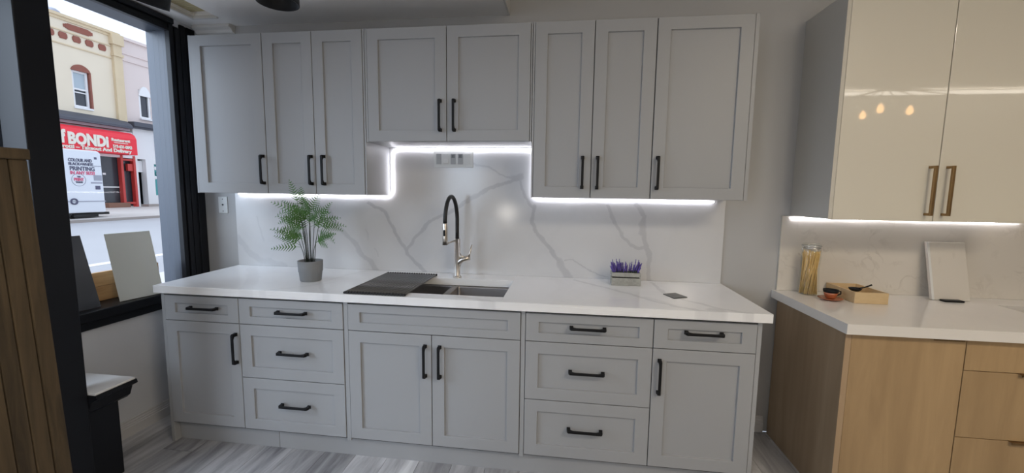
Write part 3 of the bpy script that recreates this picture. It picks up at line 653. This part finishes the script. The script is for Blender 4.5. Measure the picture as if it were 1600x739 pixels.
b = MB(); b.box(2.2465, 3.25, -.598, -.015, 0, .60); b.box(2.2465, 3.25, -.598, -.52, .60, .842); b.box(2.2465, 2.72, -.52, -.015, .60, .842); b.box(2.72, 3.25, -.14, -.015, .60, .842); build('carcass', b, M['oaks'], t)
for z0, z1 in ((.699, .837), (.393, .696), (.04, .390)):
    d = bx('drawer', (2.2475, 3.098, -.620, -.600, z0, z1), M['oak'], t, .0012)
    if z1 < .8: tab(d, 2.515, -.621, z1+.0003)
b = MB(); holes(b, 'Z', .8425, RZ, 1.748, 3.3, -.655, -.001, [(2.755, 3.2, -.50, -.17)]); bmesh.ops.remove_doubles(b.bm, verts=b.bm.verts, dist=1e-5)
for v in b.bm.verts:
    if v.co.x < 1.75 and v.co.y > -.1: v.co.x = 1.735
bmesh.ops.delete(b.bm, geom=[f for f in b.bm.faces if len([1 for e in f.edges if len(e.link_faces) > 2]) == 4 and abs(f.normal.z) < .5], context='FACES_ONLY')
tag(build('worktop', b, M['qtop']), 'warm white stone worktop on the oak cabinets', 'worktop')
t = thing('sink', 'dark sink opening in the warm white worktop at the right picture edge', 'sink', (2.97, -.33, .842)); build('bowl', bowl(2.757, 3.198, -.498, -.172, .8415, .18), M['dsteel'], t)
b = MB(); b.box(1.757, 3.3, -.014, -.0005, RZ+.0005, 1.3265); tag(build('backsplash', b, M['quartz'], bev=.001), 'beige speckled stone splashback under the cream glossy cabinets', 'backsplash')
bx('edge', (1.7565, 1.7585, -.0142, -.0006, RZ+.001, 1.326), M['edge']).parent = bpy.data.objects['backsplash.001']
def bronze_handle(p, x, yf, z0, z1):
    b = MB(); b.box(x-.006, x+.006, yf-.040, yf-.028, z0, z1); b.box(x-.006, x+.006, yf-.0282, yf-.0002, z0, z0+.012); b.box(x-.006, x+.006, yf-.0282, yf-.0002, z1-.012, z1)
    build('handle', b, M['bronze'], p, .001)
def gloss_cab(label, x0, x1, hx_, side):
    t = thing('gloss_wall_cabinet', label, 'cabinet', ((x0+x1)/2, -.17, 1.328), 'cream glossy wall cabinets')
    bx('carcass', (x0, x1, -.330, -.001, 1.329, 2.395), M['edge'], t)
    d = bx('door', (x0+.0015, x1-.0015, -.352, -.332, 1.328, 2.395), M['gloss'], t, .002)
    bronze_handle(d, hx_, -.352, 1.357, 1.592)
    if side:
        bx('side_panel', (x0-.018, x0-.0005, -.350, -.001, 1.330, 2.40), M['greyside'], t); bx('side_panel_edge', (x0-.018, x0-.0005, -.3525, -.3505, 1.330, 2.40), M['edge'], t)
gloss_cab('cream high-gloss wall cabinet door with its pale grey side panel, left of the seam', 1.820, 2.266, 2.228, 1)
gloss_cab('cream high-gloss wall cabinet cut off by the right picture edge', 2.2665, 2.72, 2.302, 0)

# pasta jar
jx, jy = 1.887, -.085
jr = thing('pasta_jar', 'tall clip-top glass jar of dry spaghetti on the right worktop', 'jar', (jx, jy, RZ))
b = MB(); b.lathe([(0, .002), (.050, .002), (.053, .008), (.052, .05), (.047, .10), (.045, .15), (.048, .21), (.048, .245), (.042, .262), (.041, .268)], (jx, jy, RZ+.0005), 32); build('glass_body', b, M['jar'], jr)
b = MB(); b.lathe([(.044, .2705), (.047, .274), (.047, .284), (.038, .292), (0, .294)], (jx, jy, RZ), 32); build('lid', b, M['jar'], jr)
b = MB(); b.lathe([(.0445, .262), (.0465, .265), (.0445, .268)], (jx, jy, RZ), 32); b.lathe([(.0475, .274), (.049, .276), (.0475, .278)], (jx, jy, RZ), 32)
b.tube([(jx-.047, jy, RZ+.276), (jx-.052, jy-.006, RZ+.262), (jx-.050, jy-.010, RZ+.235)], .0016, 6); b.tube([(jx+.047, jy, RZ+.276), (jx+.051, jy, RZ+.255), (jx+.047, jy, RZ+.24)], .0016, 6)
build('wire_bail', b, M['chrome'], jr)
RP = random.Random(2)
for k in range(120):
    a = RP.uniform(0, 2*pi); r = .044*math.sqrt(RP.random()); a2 = a + RP.uniform(.5, 1.3); r2 = .044*math.sqrt(RP.random())
    b = MB(); b.tube([(jx+r*cos(a), jy+r*sin(a), RZ+.005), (jx+r2*.95*cos(a2), jy+r2*.95*sin(a2), RZ+RP.uniform(.225, .25))], .0016, 4); build('spaghetti_strand', b, M['pasta'], jr)
# cup on saucer
cx, cy = 1.936, -.205
b = MB(); b.lathe([(0, 0), (.030, 0), (.034, .003), (.056, .010), (.057, .012), (.033, .007), (0, .006)], (cx, cy, RZ+.0005), 36); tag(build('saucer', b, M['terra']), 'terracotta saucer under the small cup', 'saucer')
cp = thing('espresso_cup', 'small terracotta cup with black rim and handle on its saucer', 'cup', (cx, cy, RZ+.0075))
z = RZ+.0080
b = MB(); b.lathe([(0, 0), (.017, 0), (.024, .008), (.030, .024), (.032, .034), (.029, .034), (.026, .022), (.018, .008), (0, .006)], (cx, cy, z), 32); build('bowl', b, M['terra'], cp)
b = MB(); b.lathe([(.0318, .033), (.0345, .040), (.0360, .049), (.0335, .049), (.0305, .040), (.0290, .033)], (cx, cy, z), 32); build('rim', b, M['black'], cp)
b = MB(); b.tube([(cx+.032, cy, z+.042), (cx+.046, cy-.004, z+.040), (cx+.047, cy-.004, z+.026), (cx+.032, cy, z+.018)], .0035, 8); build('handle', b, M['black'], cp)
# birch tray with ladle
bxo = thing('wooden_box', 'open pale birch box holding a black spoon on the right worktop', 'box', (2.1, -.15, RZ))
x0, x1, y0, y1 = 2.018, 2.178, -.262, -.020; zz = RZ+.0005
bx('bottom', (x0+.007, x1-.007, y0+.007, y1-.007, zz+.001, zz+.006), M['birch'], bxo)
bx('front_board', (x0, x1, y0, y0+.007, zz, zz+.058), M['birch'], bxo, .0008); bx('back_board', (x0, x1, y1-.007, y1, zz, zz+.058), M['birch'], bxo, .0008)
bx('side_board', (x0, x0+.007, y0+.0072, y1-.0072, zz, zz+.058), M['birch'], bxo, .0008); bx('side_board', (x1-.007, x1, y0+.0072, y1-.0072, zz, zz+.058), M['birch'], bxo, .0008)
sn = thing('serving_spoon', 'black spoon lying in the birch box, its handle over the rim', 'spoon', (2.1, -.16, RZ+.05))
b = MB(); b.lathe([(0, 0), (.018, .002), (.027, .010), (.030, .018), (.026, .014), (.016, .006), (0, .004)], (2.085, -.155, RZ+.042), 24); build('spoon_bowl', b, M['black'], sn)
b = MB(); b.tube([(2.110, -.150, RZ+.058), (2.135, -.145, RZ+.062), (2.165, -.140, RZ+.072), (2.176, -.138, RZ+.076)], [.004, .0035, .004, .005], 8); build('spoon_handle', b, M['black'], sn)
# leaning marble sample with black clip stand
b = MB(); v = b.box(2.488, 2.672, -.050, -.032, RZ+.002, 1.200)
for q in v:
    if q.co.z < 1: q.co.y -= .060; q.co.x += .012
tag(build('stone_sample', b, M['quartz'], bev=.001), 'white-edged beige stone sample slab leaning on the right splashback', 'sample slab')
ss = bpy.data.objects['stone_sample']; b = MB(); b.prism([(-.111, RZ+.003), (-.113, RZ+.003), (-.053, 1.199), (-.051, 1.199)], 'X', 2.486, 2.497)
for q in b.bm.verts:
    if q.co.z < 1: q.co.x += .012
build('white_edge', b, M['plate'], ss)
cs = tag(bx('sample_stop', (2.53, 2.625, -.150, -.114, RZ+.0005, RZ+.010), M['black'], bev=.003), 'small black stop in front of the leaning beige sample slab', 'stop')

# ================================================================== WINDOW STOOL: samples and boards
ZS = .7905
def lean(name, y0, y1, xb, xt, z0, h, th, m, label, cat):
    b = MB(); v = b.box(0, th, y0, y1, z0, z0+h)
    for q in v:
        u = (q.co.z-z0)/h; q.co.x = q.co.x + xb + (xt-xb)*u
    return tag(build(name, b, m, bev=.001), label, cat)
b = MB(); P = [(-2.005, -.578), (-1.990, -.590), (-1.952, -.362), (-1.966, -.355)]
lo = [b.bm.verts.new((x, y, ZS+.002)) for x, y in P]; hi = [b.bm.verts.new((x-.085, y+.015, ZS+.385)) for x, y in P]
b.bm.faces.new(lo[::-1]); b.bm.faces.new(hi)
for k in range(4): b.bm.faces.new((lo[k], lo[(k+1) % 4], hi[(k+1) % 4], hi[k]))
tag(build('door_sample', b, M['sampw'], bev=.001), 'pale grey cabinet door sample leaning in the window', 'sample panel', 'door samples in the window')
b = MB(); P = [(-2.010, -.885), (-1.998, -.890), (-1.984, -.690), (-1.996, -.684)]
lo = [b.bm.verts.new((x, y, ZS+.002)) for x, y in P]; hi = [b.bm.verts.new((x-.085, y-.005, ZS+.39)) for x, y in P]
b.bm.faces.new(lo[::-1]); b.bm.faces.new(hi)
for k in range(4): b.bm.faces.new((lo[k], lo[(k+1) % 4], hi[(k+1) % 4], hi[k]))
tag(build('door_sample', b, M['sampd'], bev=.001), 'charcoal glossy door sample leaning in the window beside the post', 'sample panel', 'door samples in the window')
for z0, z1, lab in ((0, .085, 'lower pine board standing on edge at the foot of the window'), (.0855, .165, 'upper pine board standing on edge at the foot of the window')):
    tag(bx('pine_board', (-2.140, -2.118, -.895, -.235, ZS+z0+.001, ZS+z1), M['pine'], bev=.001), lab, 'board', 'pine boards in the window')

# ================================================================== CEILING SPOTS
def spot(label, x, y, z, tilt, ax, L=.16, r=.063):
    t = thing('ceiling_spotlight', label, 'spotlight', (x, y, ZC), 'black ceiling spotlights')
    b = MB(); b.lathe([(0, 0), (.045, 0), (.045, -.02), (.012, -.024), (.008, -.03), (.008, -(ZC-z-L-.01)), (0, -(ZC-z-L-.01))], (x, y, ZC-.0005), 20); build('mount', b, M['blackp'], t)
    b = MB(); b.lathe([(0, L), (r*.9, L), (r, L-.012), (r, .0), (r*.94, .0), (r*.88, .03), (r*.80, .035), (0, .035)], (0, 0, 0), 36)
    me = b.mesh('shade'); o = link('shade', me, M['blackp'], t, 0, (0, 0, z-ZC)); o.rotation_euler = Matrix.Rotation(tilt, 3, ax).to_euler(); o.data.materials[0] = M['blackp']
spot('black cylinder ceiling spotlight straight above the two-door cabinet', -.420, -1.30, 2.035, 0, 'X')
spot('black tilted ceiling spotlight nearest the window', -.945, -1.26, 2.075, radians(18), Vector((.2, 1, 0)), .17, .066)

# ================================================================== SHOWROOM LIGHTS BEHIND THE CAMERA
ch = thing('chandelier', 'rod chandelier with warm bulbs, mirrored in the cream glossy door', 'chandelier', (4.43, -4.0, ZH))
b = MB(); b.lathe([(0, 0), (.06, 0), (.06, -.03), (.008, -.035), (.008, -.22), (0, -.22)], (4.43, -4, ZH), 16); build('canopy', b, M['gold'], ch)
for k in range(10):
    a = 2*pi*k/10; b = MB(); b.tube([(4.43, -4, 2.79), (4.43+.62*cos(a), -4+.62*sin(a), 2.62)], .007, 6); build('arm', b, M['gold'], ch)
for k in range(3):
    a = 2*pi*k/3+.2; b = MB(); b.lathe([(0, .07), (.012, .06), (.032, .02), (.036, -.01), (.024, -.04), (0, -.05)], (4.43+.26*cos(a), -4+.26*sin(a), 2.50), 16); build('bulb', b, M['lamp'], ch)
b = MB()
for k in range(60):
    a = 2*pi*k/60; b.lathe([(0, .025), (.016, 0), (0, -.025)], (4.43+.42*cos(a), -4+.42*sin(a), 2.15+.02*sin(k*2.1)), 5, False)
o = build('crystal_ring', b, M['crystal'], ch); o['kind'] = 'stuff'
b = MB(); b.box(4.3, 7.4, -5.06, -5.0, 2.93, 2.97); tag(build('tube_light', b, M['tubelight']), 'long ceiling tube light, mirrored as a bright line in the cream glossy doors', 'light')

# ================================================================== STREET BEYOND THE WINDOW
G = .53; FX = -18.0
struct(bx('road', (-11.6, -3.6, -30, 45, G-.3, G), M['road'])); struct(bx('sidewalk', (-18.0, -11.78, -30, 45, G-.3, G+.06), M['walk']))
struct(bx('near_sidewalk', (-3.58, -2.21, -30, 45, G-.3, G+.05), M['walk'])); struct(bx('curb', (-11.78, -11.6, -30, 45, G-.3, G+.065), M['curb']))
b = MB(); b.box(-5.0, -4.85, -30, 45, G+.0005, G+.004); tag(build('road_line', b, M['wline']), 'white line painted along the near side of the road', 'road line')
def sash(t, y0, y1, z0, z1, split=.5, blind=True):
    f = MB(); w = .07; holes(f, 'X', FX-.16, FX-.06, y0, y1, z0, z1, [(y0+w, y1-w, z0+w, z0+(z1-z0)*split-.03), (y0+w, y1-w, z0+(z1-z0)*split+.03, z1-w)])
    f.box(FX-.10, FX+.06, y0-.05, y1+.05, z0-.07, z0); fr = build('window', f, M['whitew'], t)
    bx('upper_pane', (FX-.14, FX-.12, y0+w, y1-w, z0+(z1-z0)*split+.03, z1-w), M['panel_l'] if blind else M['pane'], fr)
    bx('lower_pane', (FX-.14, FX-.12, y0+w, y1-w, z0+w, z0+(z1-z0)*split-.03), M['pane'], fr)
    if blind: bx('sash_bar', (FX-.13, FX-.08, y0+w, y1-w, z0+(z1-z0)*split-.14, z0+(z1-z0)*split-.10), M['whitew'], fr)
    return fr
def arch(y0, y1, z, rise, n=12):
    return [(y0, z)] + [(y0+(y1-y0)*k/n, z+rise*sin(pi*k/n)**.6) for k in range(1, n)] + [(y1, z)]
yb = thing('yellow_building', 'cream yellow two-storey shop building across the street with dark red brick ornaments', 'building', (FX-4, 8, G))
b = MB(); holes(b, 'X', FX-.3, FX, 0, 13.02, 3.75, 7.62, [(11.25, 11.84, 4.43, 5.86), (7.9, 8.5, 4.43, 5.86), (4.8, 5.4, 4.43, 5.86), (2.2, 2.8, 4.43, 5.86)]); b.box(FX-8, FX-.3, 0, 13.02, G, 7.5); build('wall', b, M['cream'], yb)
b = MB(); b.box(FX-.4, FX+.10, 0, 13.05, 7.60, 7.70); b.box(FX-.3, FX+.05, 0, 13.02, 7.50, 7.60); build('cornice', b, M['creamd'], yb)
b = MB(); b.box(FX, FX+.04, 0, 12.7, 7.10, 7.14); build('string_course', b, M['creamd'], yb); b = MB(); b.box(FX, FX+.04, 0, 12.7, 6.62, 6.66); build('string_course', b, M['creamd'], yb)
b = MB(); b.box(FX-.02, FX+.12, 12.72, 13.05, 3.9, 7.2); b.box(FX-.02, FX+.17, 12.69, 13.08, 6.75, 6.85); b.box(FX-.02, FX+.20, 12.66, 13.10, 7.2, 7.62); build('pilaster', b, M['creamd'], yb)
b = MB(); b.lathe([(.22, 0), (.2, .12), (.1, .2), (0, .22)], (FX-.3, 11.05, 7.70), 14); build('roof_vent', b, M['vgrey'], yb)
def cross(y, z, w, h, nm):
    b = MB(); b.box(FX, FX+.03, y-w/2, y+w/2, z-h/4, z+h/4); b.box(FX+.001, FX+.032, y-w*.36, y+w*.36, z-h/2, z+h/2); b.box(FX+.002, FX+.034, y-w*.43, y+w*.43, z-h*.38, z+h*.38); build(nm, b, M['brickred'], yb)
cross(11.60, 7.33, .95, .22, 'brick_plaque'); cross(8.2, 7.33, .95, .22, 'brick_plaque')
for y in (12.389, 11.938, 11.513, 11.079, 10.68, 10.26, 9.84): cross(y, 6.95, .27, .23, 'brick_diamond')
for y0 in (11.25, 7.9, 4.8):
    sash(yb, y0+.02, y0+.56, 4.45, 5.80); b = MB(); b.prism(arch(y0-.03, y0+.64, 5.80, .24), 'X', FX-.14, FX+.03); build('brick_arch', b, M['brickred'], yb)
    bx('brick_reveal', (FX-.14, FX+.02, y0+.585, y0+.64, 4.43, 5.80), M['brickred'], yb)
b = MB(); b.prism([(FX, 3.86), (FX+.42, 3.86), (FX+.42, 3.95), (FX+.34, 4.04), (FX+.05, 4.22), (FX, 4.22)], 'Y', 0, 13.0); build('roof_band', b, M['band'], yb)
bx('fascia', (FX-.1, FX+.30, 0, 12.96, 3.76, 3.858), M['bandp'], yb)
# ground floor of the yellow building: dark entry with red posts
b = MB(); b.box(FX-.3, FX-.001, 0, 11.93, G, 3.75); build('shop_wall', b, M['shopw'], yb)
bx('door_recess', (FX-.28, FX-.20, 11.94, 13.3, G+.1, 2.9), M['pane'], yb); bx('door_bar', (FX-.19, FX-.15, 11.95, 12.72, 1.40, 1.45), M['whitew'], yb); bx('notice', (FX-.19, FX-.18, 12.15, 12.26, 1.92, 2.0), M['whitew'], yb)
bx('step', (FX-.2, FX+.25, 11.94, 12.78, G+.06, .78), M['step'], yb)
bx('lintel', (FX-.2, FX-.0, 11.93, 13.3, 2.66, 3.75), M['whitew'], yb)
for y in (12.77, 13.28): bx('red_post', (FX-.16, FX+.02, y-.05, y+.05, G+.06, 2.76), M['redp'], yb, .01)
for z in (.72, 2.55): bx('red_rail', (FX-.14, FX, 12.82, 13.23, z, z+.08), M['redp'], yb)
bx('red_notice', (FX-.13, FX-.02, 13.02, 13.22, 2.12, 2.42), M['redp'], yb)
pb = thing('pink_building', 'pale pinkish shop building right of the yellow one, white arched window above', 'building', (FX-4, 17, G))
b = MB(); holes(b, 'X', FX-.3, FX-.05, 13.05, 24, 4.2, 7.55, [(13.74, 14.24, 4.43, 5.65)]); b.box(FX-8, FX-.3, 13.05, 24, G, 7.4); build('wall', b, M['pink'], pb)
b = MB(); b.box(FX-.4, FX+.06, 13.1, 24, 7.55, 7.66); b.box(FX-.05, FX+.0, 13.1, 24, 6.98, 7.02); b.box(FX-.05, FX+.0, 13.1, 24, 6.70, 6.73); build('cornice', b, M['pink'], pb)
sash(pb, 13.75, 14.23, 4.45, 5.62, .98, False); b = MB(); b.prism(arch(13.72, 14.26, 5.40, .42), 'X', FX-.08, FX+.0); build('arch_board', b, M['whitew'], pb)
b = MB(); b.box(FX-.1, FX+.30, 13.16, 24, 4.02, 4.20); b.box(FX-.1, FX+.2, 13.2, 24, 3.95, 4.02); build('roof_band', b, M['band'], pb)
b = MB(); holes(b, 'X', FX-.3, FX-.02, 13.34, 24, G, 4.0, [(13.44, 13.80, G, 2.66), (14.16, 14.9, 1.08, 2.48)]); build('shop_wall', b, M['shopw'], pb)
bx('blue_door_recess', (FX-.6, FX-.30, 13.38, 13.86, G, 2.7), M['bluew'], pb); bx('door_transom', (FX-.26, FX-.2, 13.45, 13.79, 2.1, 2.6), M['whitew'], pb); bx('step', (FX-.1, FX+.3, 13.5, 14.1, G+.06, G+.16), M['curb'], pb)
bx('display', (FX-.28, FX-.22, 14.14, 14.92, 1.06, 2.5), M['teal'], pb)
for y, z in ((14.30, 2.30), (14.27, 1.88), (14.44, 2.05)): b = MB(); b.lathe([(0, -.09), (.06, -.065), (.09, 0), (.06, .065), (0, .09)], (FX-.14, y, z), 14); build('display_ball', b, M['balloon'], pb)
bx('shop_sign', (FX-.02, FX+.06, 14.34, 15.6, 3.07, 3.60), M['dgreen'], pb)

# red awning with its lettering
aw = thing('red_awning', 'red shop awning with cream fBONDi lettering across the street', 'awning', (FX+.4, 9, 2.75))
b = MB(); b.prism([(FX+.001, 2.76), (FX+.70, 2.76), (FX+.70, 3.40), (FX+.62, 3.56), (FX+.45, 3.66), (FX+.001, 3.72)], 'Y', 3.0, 12.85); build('canopy', b, M['red'], aw)
def text(s, y, z, size, x, m, p, w=None, name='lettering', off=.012, align='LEFT', ext=.012):
    c = bpy.data.curves.new(name, 'FONT'); c.body = s; c.size = size; c.extrude = ext; c.offset = off; c.align_x = align; c.resolution_u = 3
    o = bpy.data.objects.new(name, c); COL.objects.link(o); o.rotation_euler = (pi/2, 0, pi/2); o.parent = p
    o.location = Vector((x, y, z)) - (p.location if p.type == 'EMPTY' else Vector((0, 0, 0)))
    c.materials.append(m); bpy.context.view_layer.update()
    sx = w/max(o.dimensions.x, 1e-3) if w else 1
    me = bpy.data.meshes.new_from_object(o.evaluated_get(bpy.context.evaluated_depsgraph_get())); me.transform(Matrix.Diagonal((sx, 1, 1, 1)))
    q = bpy.data.objects.new(name, me); COL.objects.link(q); q.rotation_euler = o.rotation_euler; q.parent = p; q.location = o.location
    if not me.materials: me.materials.append(m)
    bpy.data.objects.remove(o); return q
AX = FX+.715
text('f', 10.20, 3.01, .62, AX, M['letter'], aw, .16, off=.03); text('BONDi', 10.40, 2.99, .56, AX, M['letter'], aw, 1.34, off=.03)
text('Restaurant', 11.86, 3.24, .16, AX, M['letter'], aw, .70, off=.006); bx('underline', (AX-.01, AX+.01, 11.95, 12.48, 3.17, 3.195), M['letter'], aw)
text('519-631-0843', 11.90, 2.98, .17, AX, M['letter'], aw, .72, off=.006); text('Panzerotti – Takeout And Delivery', 9.75, 2.815, .185, AX, M['letter'], aw, 2.84, off=.007)

# white van
vn = thing('white_van', 'white printed delivery van parked across the street in front of the red awning', 'van', (-13.1, 5.2, G))
VX = -12.2
b = MB(); b.prism([(2.6, .74), (7.44, .74), (7.42, 2.34), (7.36, 2.40), (3.4, 2.40), (3.3, 2.36), (2.6, 1.75), (1.9, 1.55), (1.5, 1.45), (1.4, 1.2), (1.4, .74)], 'X', VX-1.9, VX); build('body', b, M['van'], vn, .03)
b = MB(); b.prism([(3.25, 2.2), (3.9, 2.2), (3.9, 1.62), (2.72, 1.62)], 'X', VX-1.8, VX+.004); build('cab_window', b, M['pane'], vn)
for y in (2.4, 6.35):
    b = MB(); P = [(.0, 0), (.18, .0), (.20, .03), (.33, .03), (.34, .06), (.34, .16), (.33, .2), (0, .2)]; 
    b.lathe(P, (0, 0, 0), 28); me = b.mesh('wheel'); me.transform(Matrix.Translation((VX+.0, y, G+.34)) @ Matrix.Rotation(-pi/2, 4, 'Y')); link('wheel', me, M['tyre'], vn)
b = MB(); b.box(VX-1.8, VX-.15, 2.9, 7.35, .62, .735); b.box(VX-.2, VX-.05, 6.7, 7.2, .62, .70); b.box(VX-.9, VX-.3, 7.3, 7.75, .66, .73); build('undercarriage', b, M['tyre'], vn)
b = MB(); b.box(VX, VX+.012, 6.4, 7.44, 1.035, 1.055); build('side_line', b, M['vgrey'], vn)
b = MB(); b.lathe([(.085, 0), (.05, 0), (.05, .02), (.085, .02), (.085, 0)], (0, 0, 0), 20); me = b.mesh('badge'); me.transform(Matrix.Translation((VX, 6.69, 1.045)) @ Matrix.Rotation(pi/2, 4, 'Y')); link('badge', me, M['vink'], vn)
def vt(s, y, z, sz, w, m): text(s, y, z, sz, VX+.006, m, vn, w, off=.003, ext=.004)
vt('COLOUR AND', 6.645, 2.085, .115, .54, M['vink']); vt('BLACK+WHITE', 6.645, 1.99, .10, .56, M['vink']); vt('PRINTING', 6.66, 1.855, .15, .57, M['vink']); vt('IN ANY SIZE!', 6.665, 1.755, .115, .56, M['vpink'])
vt('WE', 6.815, 1.675, .05, .08, M['vink']); vt('PRINT', 6.735, 1.585, .11, .22, M['vpink']); vt('THAT!', 6.77, 1.53, .055, .16, M['vink'])
b = MB(); b.lathe([(.165, 0), (.155, 0), (.155, .006), (.165, .006), (.165, 0)], (0, 0, 0), 32); me = b.mesh('print_ring'); me.transform(Matrix.Translation((VX, 6.845, 1.610)) @ Matrix.Rotation(pi/2, 4, 'Y')); link('print_ring', me, M['vgrey'], vn)
b = MB(); b.box(VX, VX+.005, 7.22, 7.34, 1.36, 1.46); b.box(VX, VX+.006, 7.25, 7.31, 2.17, 2.23); build('printer_picture', b, M['vink'], vn)
b = MB(); b.box(VX, VX+.004, 7.12, 7.40, 1.52, 1.56); b.box(VX, VX+.004, 7.20, 7.40, 1.60, 1.75); b.box(VX, VX+.004, 7.22, 7.40, 1.98, 2.0); build('print_band', b, M['vgrey'], vn)
